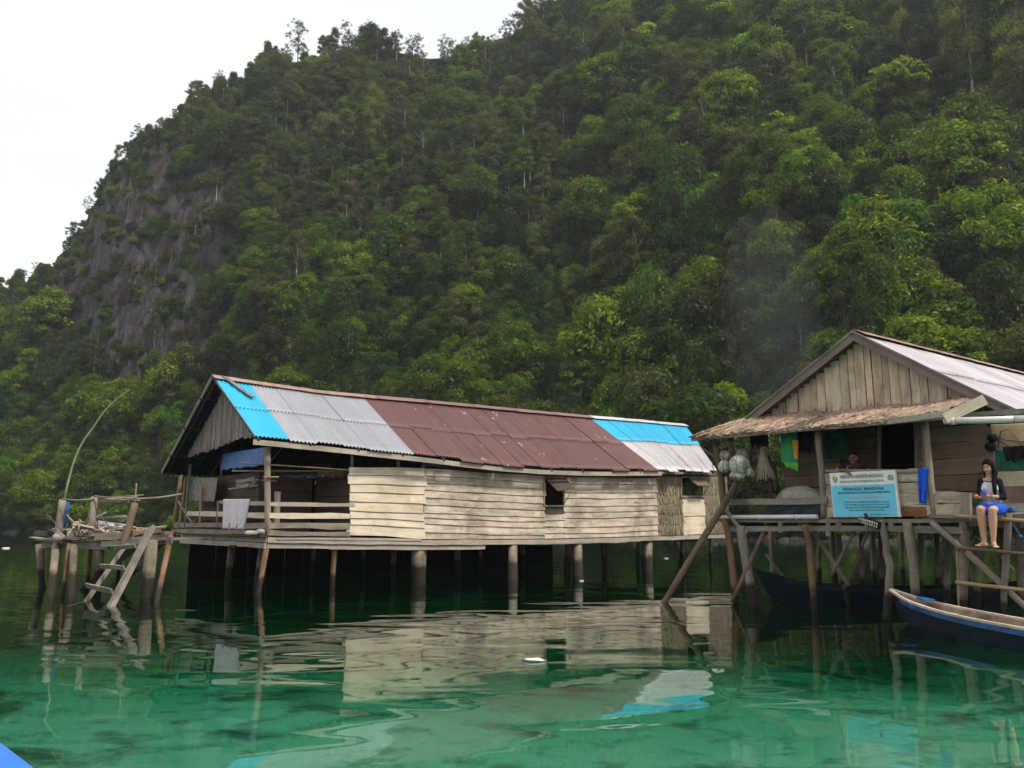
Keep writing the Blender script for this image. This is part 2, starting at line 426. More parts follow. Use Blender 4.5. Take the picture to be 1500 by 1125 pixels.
def text_mesh(txt, size, origin, X, Y, name, mat, parent, width=None, align='CENTER', bold=0.0, depth=.002):
    c = bpy.data.curves.new('lettering', 'FONT'); c.body = txt; c.size = 1; c.align_x = align; c.extrude = 0; c.offset = bold
    o = bpy.data.objects.new('tmp', c); COL.objects.link(o)
    dg = bpy.context.evaluated_depsgraph_get(); me = bpy.data.meshes.new_from_object(o.evaluated_get(dg))
    bpy.data.objects.remove(o)
    co = np.array([v.co[:] for v in me.vertices]); w = co[:, 0].max()-co[:, 0].min()
    sx = (width/w) if width else size; X = V3(X); Y = V3(Y); og = V3(origin); pl = wloc(parent)
    for v in me.vertices:
        p = og+X*(v.co.x*sx)+Y*(v.co.y*size) - pl
        v.co = p
    me.materials.clear(); me.materials.append(mat)
    r = bpy.data.objects.new(name, me); COL.objects.link(r); r.parent = parent; return r
HAZE = 0.0003; SUN_EL = 55; SUN_AZ = 125; SUN_E = 3.5; SUN_ANG = 9; CLOUD = 1.06; EXPO = 0.22
WAVE = .0155; WCOL = (.02, .74, .57, 1); WDEN = .46
# ------------------------------------------------------------------ LEFT HOUSE (long stilt house)
LP = V3((-6.07, 20.24, 0)); LD = V3((.778, .628, 0)).normalized(); LB = V3((-LD.y, LD.x, 0))   # along, and back (away from the camera)
LN = -LB
def LF(px, py, off=0.0): return on_plane(px, py, LP, LD, off, LN)      # off > 0: toward the camera
def Ls(p): return (V3(p)-LP).dot(LD)
def Lw(p): return (V3((p[0], p[1], 0))-LP).dot(LB)
def H(s, w, z): q = LP+LD*s+LB*w; return V3((q.x, q.y, z))
EO = .42
eaveF = LF(372, 641, EO); s0 = Ls(eaveF)
def GP(px, py, s): return on_plane(px, py, H(s, 0, 0), LB, 0, LD)       # on the cross plane at station s
apex = GP(311, 553, s0); eaveB = GP(237, 692, s0); wA = Lw(apex); wB = Lw(eaveB)
# ridge and eave curves as functions of s
def RP_(px, py): return on_plane(px, py, H(0, wA, 0), LD, 0, LN)
ridge_pts = sorted((Ls(p), p.z) for p in [RP_(*q) for q in [(311, 553), (389, 564.5), (470, 576), (556, 584), (640, 591), (750, 601.5), (862, 612), (930, 617), (1006, 624), (1060, 630)]])
eave_pts = sorted((Ls(p), p.z) for p in [LF(q[0], q[1], EO) for q in [(372, 641), (425, 646), (520, 656.5), (607, 666.5), (728, 681.5), (800, 687), (840, 689), (900, 689.5), (965, 689.5), (1010, 690), (1051, 691), (1080, 692)]])
zR = lambda s: curve(ridge_pts, s)
zE = lambda s: curve(eave_pts, s)
sR = lambda px, py: Ls(RP_(px, py)); sE = lambda px, py: Ls(LF(px, py, EO))
zF = 1.28   # deck height reference
print('house: wA %.2f wB %.2f s0 %.2f apex %.2f eave %.2f backeave %.2f' % (wA, wB, s0, apex.z, eaveF.z, eaveB.z))
hbase = H(7, 2, 0)
house = thing('stilt_house', hbase, 'long weathered plank house on stilts with a patched blue, grey and maroon corrugated roof', 'house')

def roof_pt(s, v, lift=0.0):
    """v 0 at the ridge, 1 at the front eave"""
    return H(s, wA+(-EO-wA)*v, zR(s)+(zE(s)-zR(s))*v + lift)
def sheet(name, mat, r0, r1, e0, e1, v0=0.0, v1=1.0, lift=.02, parent=house, pitch=.105, amp=.019, rows=6, pt=None, ragged=.02, sheetw=.78):
    """corrugated sheets: r0..r1 stations at the ridge, e0..e1 stations at the eave; individual sheets so laps show"""
    mb = MB(); pt = pt or roof_pt
    W = max(abs(r1-r0), abs(e1-e0)); ns = max(1, round(W/sheetw)); cols = int(sheetw/pitch*6)
    for k in range(ns):
        dz = (k % 2)*.007+ru(-.003, .003); dv0 = ru(-.2, 1)*ragged*.4; dv1 = ru(-.9, 1.1)*ragged; ds = ru(-.025, .025)
        P = []
        for i in range(cols+1):
            f = (k+i/cols*1.02)/ns; f = min(f, 1.0); row = []
            for j in range(rows+1):
                v = v0-dv0*(j == 0)+(v1-v0+(dv1 if j == rows else 0))*j/rows
                a = lerp(r0, r1, f); b = lerp(e0, e1, f); s = a+(b-a)*v+ds
                p = pt(s, v, lift+dz); p.z += amp*math.sin((a+(b-a)*.5)/pitch*6.2832)
                row.append(p)
            P.append(row)
        L = 2.9
        mb.grid(P, lambda i, j, k=k: (L*(v0+(v1-v0)*j/rows)+k*5.3, k*sheetw+i/cols*sheetw))
    o = mb.build(name, mat, parent); solidify(o, .003, -1); return o
b0r, b0e = sR(315, 553), sE(372, 641)
b1r, b1e = sR(364, 565), sE(425, 645)
b2r, b2e = sR(530, 584), sE(607, 666)
b3r, b3e = sR(862, 612), sE(965, 688)
b4r, b4e = sR(1004, 624), sE(1051, 691)
print('stations', b0r, b0e, b1r, b1e, b2r, b2e, b3r, b3e, b4r, b4e)
for (nm, mt, a, b, c, d, lf) in (('roof_sheet', 'cyan', b0r, b1r, b0e, b1e, 0), ('roof_sheet', 'zinc', b1r, b2r, b1e, b2e, .004), ('roof_sheet', 'maroon', b2r, b3r, b2e, b3e, .009)):
    lab = {'cyan': 'bright blue corrugated sheets at the gable end', 'zinc': 'silver grey corrugated sheets', 'maroon': 'maroon corrugated sheets with scuffs'}[mt]
    up = sheet(nm, M[mt], a, b, c, d, 0.0, .53, .027+lf); up['label'] = lab
    lo = sheet(nm, M[mt], a, b, c, d, .50, 1.0, .016+lf); lo['label'] = lab
o = sheet('roof_sheet', M['cyan'], b3r, b4r, b3e, b4e+.2, 0.0, .47, .045, ragged=.03); o['label'] = 'bright blue corrugated sheets by the far ridge'
o = sheet('roof_sheet', M['zinc_rust'], b3r, b4r, b3e, b4e, .44, 1.0, .016, ragged=.03); o['label'] = 'rust streaked grey corrugated sheets'
# back slope
def back_pt(s, v, lift=0.0): return H(s, wA+(wB-wA)*v, zR(s)+(eaveB.z-apex.z)*v+lift)
o = sheet('roof_sheet', M['back_sheet'], b0r, b4r, b0e, b4e, 0, 1, .02, pt=back_pt, rows=3, sheetw=1.6, pitch=.17); o['label'] = 'back slope sheets'
# ridge caps
def cap(mat, a, b, lab=None):
    mb = MB(); n = max(2, int((b-a)/1.6))
    for k in range(n):
        sA = a+(b-a)*k/n; sB = a+(b-a)*(k+1)/n+.05; lz = ru(0, .012)
        P = []
        for i in range(7):
            s = lerp(sA, sB, i/6); row = []
            for j in range(7):
                w = (j-3)*.085
                dz = .085-abs(j-3)*.045 + ru(-.006, .006)
                row.append(H(s, wA+w, zR(s)+dz+lz-.0))
            P.append(row)
        mb.grid(P)
    o = mb.build('ridge_cap', M[mat], house); solidify(o, .004)
    if lab: o['label'] = lab
cap('cap', s0-.02, b2r+.4, 'rusty ridge cap'); cap('cap_maroon', b2r+.4, b3r, 'faded maroon ridge cap'); cap('cap_pale', b3r, b4r-.1, 'pale ridge cap')
mb = MB(); mb.board(roof_pt(s0+.30, .02, .10), roof_pt(s0+.72, .36, .10), .02, .17, n=3, jit=.006); mb.build('loose_board', M['beam_grey'], house)
# fascia board under the eave
mb = MB(); ss = [s0-.0]+[LPt for LPt in np.linspace(s0, b3e+.15, 9)][1:]
for k in range(len(ss)-1):
    a, b = ss[k], ss[k+1]
    mb.board(H(a, -EO+.03, zE(a)-.10), H(b+.02, -EO+.03, zE(b)-.10), .13, .028, n=3, jit=.004)
mb.build('fascia', M['fascia'], house)
mb = MB(); mb.board(H(b3e+.1, -EO+.1, zE(b3e)-.06), H(b4e, -EO+.1, zE(b4e)-.06), .08, .03, n=4, jit=.004); mb.build('fascia', M['beam'], house)
# rafters under the roof (seen at the gable overhang)
mb = MB()
for s in np.arange(s0+.12, b4r, 1.35):
    mb.board(roof_pt(s, .02, -.05), roof_pt(s, 1, -.05), .07, .05); mb.board(back_pt(s, .02, -.06), back_pt(s, .98, -.06), .07, .05)
for v in (.2, .5, .8):
    mb.board(back_pt(s0-.05, v, -.02), back_pt(b4r, v, -.02), .05, .06)
mb.build('rafter', M['wall_dark'], house)
# barge boards on the gable
mb = MB()
mb.board(apex+V3((0, 0, .03)), eaveB, .13, .03, n=6, jit=.005); mb.build('barge_board', M['beam_grey'], house)
mb = MB(); mb.board(apex+LD*.02, H(s0+.02, -EO, zE(s0)-.0), .05, .03, n=4, jit=.004); mb.build('barge_board', M['wall_dark'], house)
# gable wall: vertical old corrugated sheet
sG = s0+.42
gT = [GP(258, 676, sG), GP(296, 590, sG), GP(316, 566, sG), GP(372, 644, sG)]
wl, wr = Lw(gT[0]), Lw(gT[3])
mb = MB()
botpts = sorted([(Lw(GP(*q, sG)), GP(*q, sG).z) for q in [(257, 676), (275, 669), (300, 663), (322, 655), (345, 645), (366, 641)]])
w = min(wl, wr)
while w < max(wl, wr):
    bw = ru(.095, .15); wc = w+bw/2
    if wc > wA: zt = zR(sG)+(eaveB.z-apex.z)*(wc-wA)/(wB-wA)-.10
    else: zt = zR(sG)+(zE(sG)-zR(sG))*(wA-wc)/(wA+EO)-.10
    zb = curve(botpts, wc)+ru(-.03, .05)
    if zt-zb > .06: mb.board(H(sG+ru(-.012, .012), wc+ru(-.008, .008), zb), H(sG+ru(-.01, .01), wc, zt), .022, bw*.96, up=LD, n=4, jit=.004, roll=ru(-.16, .16))
    w += bw+ru(.004, .012)
mb.build('gable_wall', M['corr_grey'], house)
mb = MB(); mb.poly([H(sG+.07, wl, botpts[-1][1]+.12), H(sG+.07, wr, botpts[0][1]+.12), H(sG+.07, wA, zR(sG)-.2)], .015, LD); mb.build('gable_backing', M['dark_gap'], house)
# posts
sC = Ls(LF(393, 790, 0))          # corner post station
pc_b = H(sC, 0, LF(393, 790, 0).z); zdeck = pc_b.z
print('deck z', zdeck, 'corner', pc_b[:], 'head', LF(392, 660, 0).z)
def post(p0, p1, r, mat='beam', r1=None, name='post', bend=.01, seg=8, n=5):
    m = MB(); m.pole(p0, p1, r, r1 or r*.9, n, bend, seg); return m.build(name, M[mat], house)
post(pc_b, LF(392, 655, .0), .085, 'beam')
post(GP(254, 775, sC), GP(268, 670, sC), .065, 'bamboo')
post(GP(262, 775, sC), GP(272, 700, sC), .05, 'bamboo')
post(GP(272, 772, sC), GP(279, 680, sC), .05, 'beam_grey')
post(GP(293, 771, sC), GP(295, 712, sC), .045, 'bamboo')
post(GP(324, 664, sC+.6), GP(324, 778, sC+.6), .035, 'beam_grey')
post(GP(318, 772, sC), GP(320, 734, sC), .045, 'beam_grey')
post(LF(404, 776, -.5), LF(407, 720, -.5), .09, 'beam')
for px in (515, 583, 620, 700, 760, 880, 955):
    q = LF(px, 700, -.1); s = Ls(q); post(H(s, .1, zdeck), H(s, .1, zE(s)+.15), .05, 'beam')
# deck
zfloor = lambda s: curve([(s0, zdeck), (Ls(LF(620, 795)), LF(620, 795).z), (Ls(LF(800, 794)), LF(800, 794).z), (Ls(LF(960, 789)), LF(960, 789).z), (Ls(LF(1065, 785)), LF(1065, 785).z)], s)
wBack = wB-.5
mb = MB()
sEnd = Ls(LF(1066, 785))
k = sC-.15
while k < sEnd:
    mb.board(H(k, -.06, zfloor(k)+.09), H(k, wBack, zfloor(k)+.09), .03, .16, up=(0, 0, 1)); k += .17
mb.build('floor', M['wall_dark'], house)
mb = MB()
pB = GP(250, 784, sC-.05)
mb.board(H(sC-.05, wBack+.1, pB.z), H(sC-.05, -.05, zdeck+.0), .14, .05, n=6, jit=.012)
mb.board(H(sC-.09, wBack+.1, pB.z-.16), H(sC-.09, -.05, zdeck-.15), .12, .05, n=6, jit=.012)
ks = np.linspace(sC-.05, sEnd, 12)
for a, b in zip(ks, ks[1:]):
    mb.board(H(a, -.07, zfloor(a)), H(b, -.07, zfloor(b)), .13, .05, n=3, jit=.010)
    if a < 6: mb.board(H(a, -.03, zfloor(a)-.14), H(b, -.03, zfloor(b)-.14), .11, .05, n=3, jit=.01)
mb.build('floor_beam', M['fascia'], house)
mb = MB()
for w in (1.2, 2.4, 3.6, wBack):
    mb.board(H(sC, w, zdeck-.15), H(sEnd, w, zfloor(sEnd)-.15), .14, .07)
mb.build('floor_beam', M['wall_dark'], house)
# veranda rails
def rail(pts, w, t, mat='fascia', n=4, jit=.012, name='rail'):
    m = MB()
    for a, b in zip(pts, pts[1:]): m.board(a, b, w, t, n=n, jit=jit)
    return m.build(name, M[mat], house)
sW0 = Ls(LF(511, 730))
rail([GP(322, 735.5, sC), H(sC-.03, -.06, LF(393, 738, .06).z), LF(519, 740, .06)], .09, .03)
rail([GP(272, 752, sC), H(sC-.03, -.09, LF(393, 755, .09).z), LF(512, 756, .09)], .14, .03, 'wall_light')
rail([GP(256, 769, sC), H(sC-.03, -.06, LF(393, 770, .06).z), LF(512, 771, .06)], .14, .05, 'beam', jit=.02)
rail([GP(252, 777, sC), H(sC-.03, -.10, LF(393, 781, .10).z), LF(512, 783, .10)], .12, .05, 'beam', jit=.02)
m = MB(); m.pole(GP(262, 735, sC), GP(283, 768, sC), .035); m.build('brace', M['beam'], house)
# clothes poles under the eave
m = MB(); m.pole(LF(351, 678, -.2), LF(512, 688.5, .05), .022, .016, 6, .006); m.pole(LF(340, 690, -.5), LF(512, 690, -.3), .018, .018, 5, .004)
m.build('drying_pole', M['bamboo'], house)
m = MB(); m.board(LF(386, 698.5, .12), LF(408, 698.5, .12), .03, .05); m.build('cross_stick', M['bamboo'], house)

# plank walls on the front
def plank_wall(px0, px1, top, bot, rows, mat, off=.03, px_split=None, name='plank_wall', over=0.0, seed=1):
    """top / bot: lists of (px,py). Clapboards follow the sagging lines."""
    rs = random.Random(seed); mb = MB()
    tp = sorted((Ls(LF(q[0], q[1])), LF(q[0], q[1]).z) for q in top); bp = sorted((Ls(LF(q[0], q[1])), LF(q[0], q[1]).z) for q in bot)
    S0, S1 = Ls(LF(px0, 730)), Ls(LF(px1, 730))
    ed = [0]
    for r in range(rows): ed.append(ed[-1]+rs.uniform(.75, 1.25))
    ed = [e/ed[-1] for e in ed]
    for r in range(rows):
        a0, a1 = ed[r], ed[r+1]; e0 = rs.uniform(-over, over); e1 = rs.uniform(-over, over)
        n = max(3, int((S1-S0)/.35)); wob = rs.uniform(0, 6)
        vs = []; t = .022; lean = .030
        for i in range(n+1):
            s = lerp(S0+e0, S1+e1, i/n); zt = curve(tp, s); zb = curve(bp, s); h = zt-zb
            z0 = zt-h*a0 + .010*math.sin(s*2.1+wob)+rs.uniform(-.004, .004); z1 = zt-h*a1+.008*math.sin(s*2.7+wob*2)-.006+rs.uniform(-.004, .004)
            o0 = off; o1 = off+lean+.004*math.sin(s*3+wob)
            vs += [H(s, -o0, z0), H(s, -o1, z1), H(s, -o1+t, z1), H(s, -o0+t, z0)]
        fs = []; uvs = []; L = S1-S0; hh = abs(vs[0].z-vs[1].z)
        for i in range(n):
            u0, u1 = L*i/n, L*(i+1)/n
            for q, (va, vb) in enumerate(((0, hh), (hh, hh+t), (hh+t, 2*hh+t), (2*hh+t, 2*hh+2*t))):
                q2 = (q+1) % 4
                fs.append((i*4+q, i*4+q2, (i+1)*4+q2, (i+1)*4+q)); uvs.append(((u0, va), (u0, vb), (u1, vb), (u1, va)))
        fs.append((0, 3, 2, 1)); uvs.append(((0, 0), (t, 0), (t, hh), (0, hh))); e = n*4; fs.append((e, e+1, e+2, e+3)); uvs.append(((0, 0), (0, hh), (t, hh), (t, 0)))
        mb.add(vs, fs, uvs)
    return mb.build(name, M[mat], house)
TOP = [(505, 684), (560, 685), (620, 686), (740, 694), (795, 698), (880, 700), (962, 701)]
BOT = [(505, 783), (560, 785), (620, 789), (740, 793), (880, 792), (962, 787)]
sub = lambda L, d: [(a, b+d) for a, b in L]
plank_wall(510, 621, TOP, sub(BOT, 0), 8, 'wall_light', .05, over=.06, seed=3)['label'] = 'fresher pale planks beside the veranda'
plank_wall(619, 797, TOP, BOT, 10, 'wall', .03, over=.05, seed=5)
plank_wall(824, 961, TOP, BOT, 9, 'wall', .03, over=.05, seed=8)
def zline(L): return sorted((Ls(LF(*q)), LF(*q).z) for q in L)
plank_wall(795, 828, [(795, 751), (828, 751)], [(795, 793), (828, 793)], 4, 'wall', .022, over=.03, seed=9)
plank_wall(798, 826, [(795, 740), (828, 740)], [(795, 752), (828, 752)], 1, 'wall_dark', .018, over=.0, seed=9)
rail([LF(618, 794, .07), LF(700, 796.5, .07), LF(800, 796.5, .07), LF(900, 794, .07), LF(962, 790, .07)], .045, .03, 'fascia', name='sill_board')
rail([LF(405, 788.5, .10), LF(618, 791, .10)], .05, .03, 'fascia', name='sill_board')
# upper dark strip under the eave
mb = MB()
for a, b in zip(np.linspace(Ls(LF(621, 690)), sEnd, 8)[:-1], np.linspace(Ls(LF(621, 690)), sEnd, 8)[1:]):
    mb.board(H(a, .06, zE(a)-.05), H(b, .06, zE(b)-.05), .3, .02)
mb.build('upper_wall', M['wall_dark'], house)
# window with propped shutter
def window(px0, px1, ytop, ybot, shut, mat, tilt):
    fr = MB(); a, b, c, d = LF(px0, ytop, .05), LF(px1, ytop, .05), LF(px1, ybot, .05), LF(px0, ybot, .05)
    for p, q in ((a, b), (b, c), (d, c), (a, d)): fr.board(p, q, .05, .04)
    w = fr.build('window', M['beam'], house)
    sh = MB(); A, B = LF(shut[0][0], shut[0][1], .06), LF(shut[1][0], shut[1][1], .06); C, D_ = LF(shut[2][0], shut[2][1], tilt), LF(shut[3][0], shut[3][1], tilt)
    for k in range(3):
        f0, f1 = k/3, (k+1)/3-.02
        sh.poly([A.lerp(D_, f0), B.lerp(C, f0), B.lerp(C, f1), A.lerp(D_, f1)], .02, (0, 0, 1))
    sh.build('shutter', M[mat], w)
    st = MB(); st.pole(c+V3((0, 0, .05)), C.lerp(D_, .1), .012, .012, 2, .0); st.build('stay', M['beam'], w)
    return w
window(797, 826, 699, 741, ((799, 701), (829, 700), (841, 716), (817, 719)), 'wall_dark', .45)
window(998, 1030, 699, 727, ((1008, 700), (1027, 699), (1041, 711), (1022, 711)), 'pole_brown', .45)
# woven palm wall at the far end
def mat_wall(px0, px1, ytop, ybot, rows=6):
    mb = MB(); S0, S1 = Ls(LF(px0, 740)), Ls(LF(px1, 740)); L0 = LF(px0, ytop).z; L1 = LF(px0, ybot).z; R0 = LF(px1, ytop).z; R1 = LF(px1, ybot).z
    bk = MB(); 
    for r in range(rows):
        f0, f1 = r/rows, (r+1)/rows
        n = int((S1-S0)/.045)
        mb.board(H(S0, -.015, (lerp(L0, L1, f0)+lerp(L0, L1, f1))/2), H(S1, -.015, (lerp(R0, R1, f0)+lerp(R0, R1, f1))/2), abs(L0-L1)/rows*1.05, .012, n=5, jit=.003)
        for i in range(n):
            s = lerp(S0, S1, (i+ru(.1, .9))/n); k = (s-S0)/(S1-S0)
            zt = lerp(lerp(L0, R0, k), lerp(L1, R1, k), f0)-.02; h = (lerp(L0, R0, k)-lerp(L1, R1, k))/rows*ru(.55, .98)
            mb.board(H(s, -.028, zt), H(s+ru(-.09, .09), -.045-ru(0, .01), zt-h), .006, ru(.02, .045), up=LN)
    return mb.build('palm_mat_wall', M['mat_wall'], house)
mat_wall(961, 999, 699, 784); mat_wall(1030, 1066, 699, 783)
plank_wall(998, 1031, [(998, 730), (1031, 730)], [(998, 784), (1031, 783)], 2, 'wall_light', .03, seed=12)
rail([LF(997, 728, .06), LF(1032, 728, .06)], .04, .05, 'beam', name='window_sill')
rail([LF(960, 787, .06), LF(1066, 785, .06)], .04, .03, 'fascia', name='sill_board')
# recessed veranda wall with door, far and back walls
zt_ = 3.1
def hwall(s_a, s_b, w, z0, z1, mat, rows=9, name='inner_wall'):
    mb = MB()
    for r in range(rows):
        z = lerp(z0, z1, (r+.5)/rows); mb.board(H(s_a, w, z), H(s_b, w, z+ru(-.01, .01)), (z1-z0)/rows*.97, .025, n=3, jit=.004)
    return mb.build(name, M[mat], house)
wI = 2.0
def WI(px): return Ls(on_plane(px, 740, H(0, wI, 0), LD, 0, LN))
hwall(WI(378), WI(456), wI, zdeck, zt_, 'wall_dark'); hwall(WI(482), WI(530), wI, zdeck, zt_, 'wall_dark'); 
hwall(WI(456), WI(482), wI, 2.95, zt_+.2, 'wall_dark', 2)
hwall(WI(456), WI(482), wI+1.0, zdeck, zt_, 'dark_gap', 3)  # black panel painting the dark of the room behind the doorway
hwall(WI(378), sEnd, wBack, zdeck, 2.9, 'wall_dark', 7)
def cross_wall(s, w0, w1, z0, z1, mat, rows=8, name='inner_wall'):
    mb = MB()
    for r in range(rows):
        z = lerp(z0, z1, (r+.5)/rows); mb.board(H(s, w0, z), H(s, w1, z+ru(-.01, .01)), (z1-z0)/rows*.97, .025, n=2, jit=.004)
    return mb.build(name, M[mat], house)
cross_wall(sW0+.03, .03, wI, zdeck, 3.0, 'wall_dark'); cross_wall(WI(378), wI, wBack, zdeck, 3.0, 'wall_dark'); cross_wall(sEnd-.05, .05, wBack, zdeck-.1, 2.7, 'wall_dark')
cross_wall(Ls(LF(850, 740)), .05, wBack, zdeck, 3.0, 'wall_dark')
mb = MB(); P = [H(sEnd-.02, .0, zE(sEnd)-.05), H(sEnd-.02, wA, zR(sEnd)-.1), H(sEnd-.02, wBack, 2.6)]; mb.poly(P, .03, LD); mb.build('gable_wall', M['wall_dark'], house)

# stilts, each a child
def stilt(top, bot, r0, r1, mat='pile', **k):
    m = MB(); b = V3(bot); t = V3(top); d = (b-t).normalized(); m.pole(t, b+d*(2.6/abs(d.z)), r0, r1, 9, .006, 10, .07)
    return m.build('stilt', M[mat], house)
stilt(LF(392, 794, -.05), at_z(378, 868), .07, .055, 'pile_red')
stilt(LF(491, 790, -.05), at_z(486, 860), .07, .055, 'pile_red')
for px, pxb, r, yb in ((613, 612, .18, 854), (751, 751, .15, 850), (846, 847, .155, 843), (950, 950, .14, 837)):
    q = LF(px, 794, -.12); stilt((q.x, q.y, zfloor(Ls(q))-.05), (at_z(pxb, yb).x, at_z(pxb, yb).y+.1, 0), r, r*1.05, 'pile')
q = LF(622, 794, -.1); stilt((q.x, q.y, zfloor(Ls(q))-.05), (q.x, q.y, 0), .05, .05, 'pile_grey')
for px in (840, 942, 1000, 1040):
    q = LF(px, 794, -.6); stilt((q.x, q.y, zfloor(Ls(q))-.05), (q.x, q.y, 0), .06, .055, 'pile')
for w in (1.5, 3.4):
    for s in np.arange(sC+.5, sEnd, 2.1):
        q = H(s+ru(-.3, .3), w+ru(-.2, .2), zdeck-.1); stilt(q, q+V3((ru(-.1, .1), ru(-.1, .1), -zdeck)), ru(.05, .10), .07, 'pile')
# slanting prop at the veranda corner and thick pile beside it
stilt(at_depth(250, 786, 19.6), at_z(230, 881), .065, .055, 'pile_red')
stilt(at_depth(222, 792, 18.9), at_z(215, 876), .14, .14, 'pile')
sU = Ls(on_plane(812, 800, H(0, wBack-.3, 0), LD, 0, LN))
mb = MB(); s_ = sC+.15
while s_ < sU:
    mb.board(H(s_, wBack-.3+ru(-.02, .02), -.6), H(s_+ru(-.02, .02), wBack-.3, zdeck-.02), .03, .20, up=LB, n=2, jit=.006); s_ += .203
mb.build('under_floor_wall', M['dark_gap'], house)  # near-black boards put in to give the darkness under the floor
mb = MB()
for i in range(6):
    mb.board(H(sC-.2, wBack*.3+ru(-.2, .2), zdeck-.2), H(sC+4, wBack*.3+i*.3, zdeck-.25), .05, .05)
mb.build('joist', M['wall_dark'], house)

# things on the veranda
o = cloth_mb(GP(277, 700, sC+.1), GP(318, 700, sC+.1), GP(315, 737, sC+.1), GP(276, 735, sC+.1), 18, 14, .03, 4, tuple(-LD), .06, 2).build('hanging_cloth', M['grey_cloth'])
solidify(o, .006); tag(o, 'faded grey-brown cloth hanging at the open gable end of the veranda', 'cloth')
o = cloth_mb(GP(327, 731, sC-.05), GP(366, 731, sC-.05), GP(357, 776, sC-.05), GP(325, 776, sC-.05), 16, 16, .02, 3, tuple(-LD), .04, 5).build('towel', M['white_cloth'])
solidify(o, .01); tag(o, 'white-pink towel draped over the veranda rail', 'towel')
o = cloth_mb(GP(326, 664, sC+.3), LF(390, 655, -.25), LF(390, 683, -.25), GP(324, 690, sC+.3), 20, 14, .09, 1.2, tuple(LN), .12, 9).build('tarpaulin', M['tarp_blue'])
solidify(o, .006); tag(o, 'sagging blue tarpaulin hung under the veranda roof', 'tarpaulin')
mb = MB(); c = at_depth(362, 706, 22.3)
for k in range(12):
    a = c+V3((ru(-.35, .3), ru(-.2, .2), ru(-.14, .12))); mb.board(a, a+V3((ru(.25, .6), ru(-.1, .1), ru(-.05, .3))), ru(.03, .10), .02, n=2, jit=.01)
mb.pole(c+V3((-.5, 0, -.2)), c+V3((.6, 0, -.06)), .03)
tag(mb.build('driftwood_bundle', M['driftwood']), 'bundle of split wood hung inside the veranda left of the corner post', 'firewood')
o = cloth_mb(LF(412, 697, -.35), LF(468, 694, -.35), LF(464, 703, -.35), LF(414, 700, -.35), 20, 4, .05, 2, tuple(LN), .3, 3).build('folded_net', M['tarp_dark'])
solidify(o, .04); tag(o, 'dark net folded over the drying pole in the veranda', 'net')
o = cloth_mb(LF(464, 690, -.25), LF(505, 690, -.25), LF(502, 701, -.25), LF(466, 700, -.25), 20, 6, .05, 5, tuple(LN), .4, 4).build('fishing_net', M['net_brown'])
solidify(o, .02); tag(o, 'brown fishing net bunched on the drying pole beside the plank wall', 'net')
mb = MB(); c = LF(378, 782, -.1)
for k in range(7): mb.ball(c+LD*ru(-.25, .45)+V3((0, 0, ru(0, .1))), ru(.07, .13), 8, 6, (1.4, 1, .7), jit=.1)
tag(mb.build('sack_heap', M['sack']), 'pale heap of sacking on the veranda floor behind the corner post', 'sack')
mb = MB(); c = LF(400, 781, -.15); mb.tube([c+V3((0, 0, -.05)), c+V3((0, 0, .12)), c+V3((0, 0, .16))], [.09, .1, .06], 12)
mb.tube([c+V3((-.1, 0, .1)), c+V3((-.06, 0, .2)), c+V3((.06, 0, .2)), c+V3((.1, 0, .1))], .006, 6)
tag(mb.build('bucket', M['rust_red']), 'small rust-red bucket on the veranda floor by the corner post', 'bucket')

# ------------------------------------------------------------------ JETTY
jz = 1.24
def J(px, py, Y): return at_depth(px, py, Y)
jetty = thing('jetty', V3((-9.8, 20, 0)), 'rickety timber jetty heaped with old boards left of the long house', 'jetty')
mb = MB()
fa, fb = V3((-11.6, 20.6, jz)), V3((-8.05, 19.3, jz))
bk = V3((.35, 1.7, 0)).normalized()
for k in range(26):
    f = k/25; a = fa.lerp(fb, f); mb.board(a-bk*ru(0, .15), a+bk*ru(1.5, 2.1)+V3((0, 0, ru(-.03, .03))), .03, ru(.10, .15), n=3, jit=.01)
mb.build('decking', M['beam_grey'], jetty)
mb = MB(); mb.board(J(62, 797, 20.9), J(160, 801, 19.9), .13, .05, n=5, jit=.015); mb.board(J(150, 797, 19.8), J(205, 793, 19.4), .14, .06, n=5, jit=.015)
mb.board(J(190, 798, 19.5), J(252, 791, 19.3), .16, .06, n=5, jit=.012); mb.board(J(150, 790, 21.3), J(252, 787, 20.9), .14, .06, n=4); mb.board(J(52, 790, 21.5), J(105, 793, 20.5), .05, .06, n=3, jit=.01)
mb.build('edge_beam', M['beam_grey'], jetty)
mb = MB(); mb.board(J(140, 785, 19.9), J(190, 784, 19.6), .17, .07, n=4, jit=.02); mb.build('edge_beam', M['beam'], jetty)
for (t, b, r, mt) in (((57, 797, 21.2), (61, 862), .10, 'pile'), ((64, 800, 21.1), (62, 857), .08, 'pile'), ((82, 800, 20.4), (74, 872), .11, 'pile'), ((101, 797, 20.2), (92, 870), .055, 'pile_red'), ((108, 800, 20.1), (103, 873), .10, 'pile'),
                      ((133, 798, 20.4), (127, 862), .06, 'pile_red'), ((147, 796, 20.2), (142, 866), .12, 'pile'), ((178, 800, 20.6), (172, 856), .07, 'pile'), ((200, 800, 20.9), (198, 852), .09, 'pile'), ((238, 795, 20.9), (236, 853), .08, 'pile')):
    m = MB(); r *= .82; T = J(*t); B = at_z(*b); B.y = T.y-.1 if abs(B.y-T.y) > 2.5 else B.y; d = (B-T).normalized(); m.pole(T, B+d*2.6, r, r, 8, .008, 10, .08); m.build('stilt', M[mt], jetty)
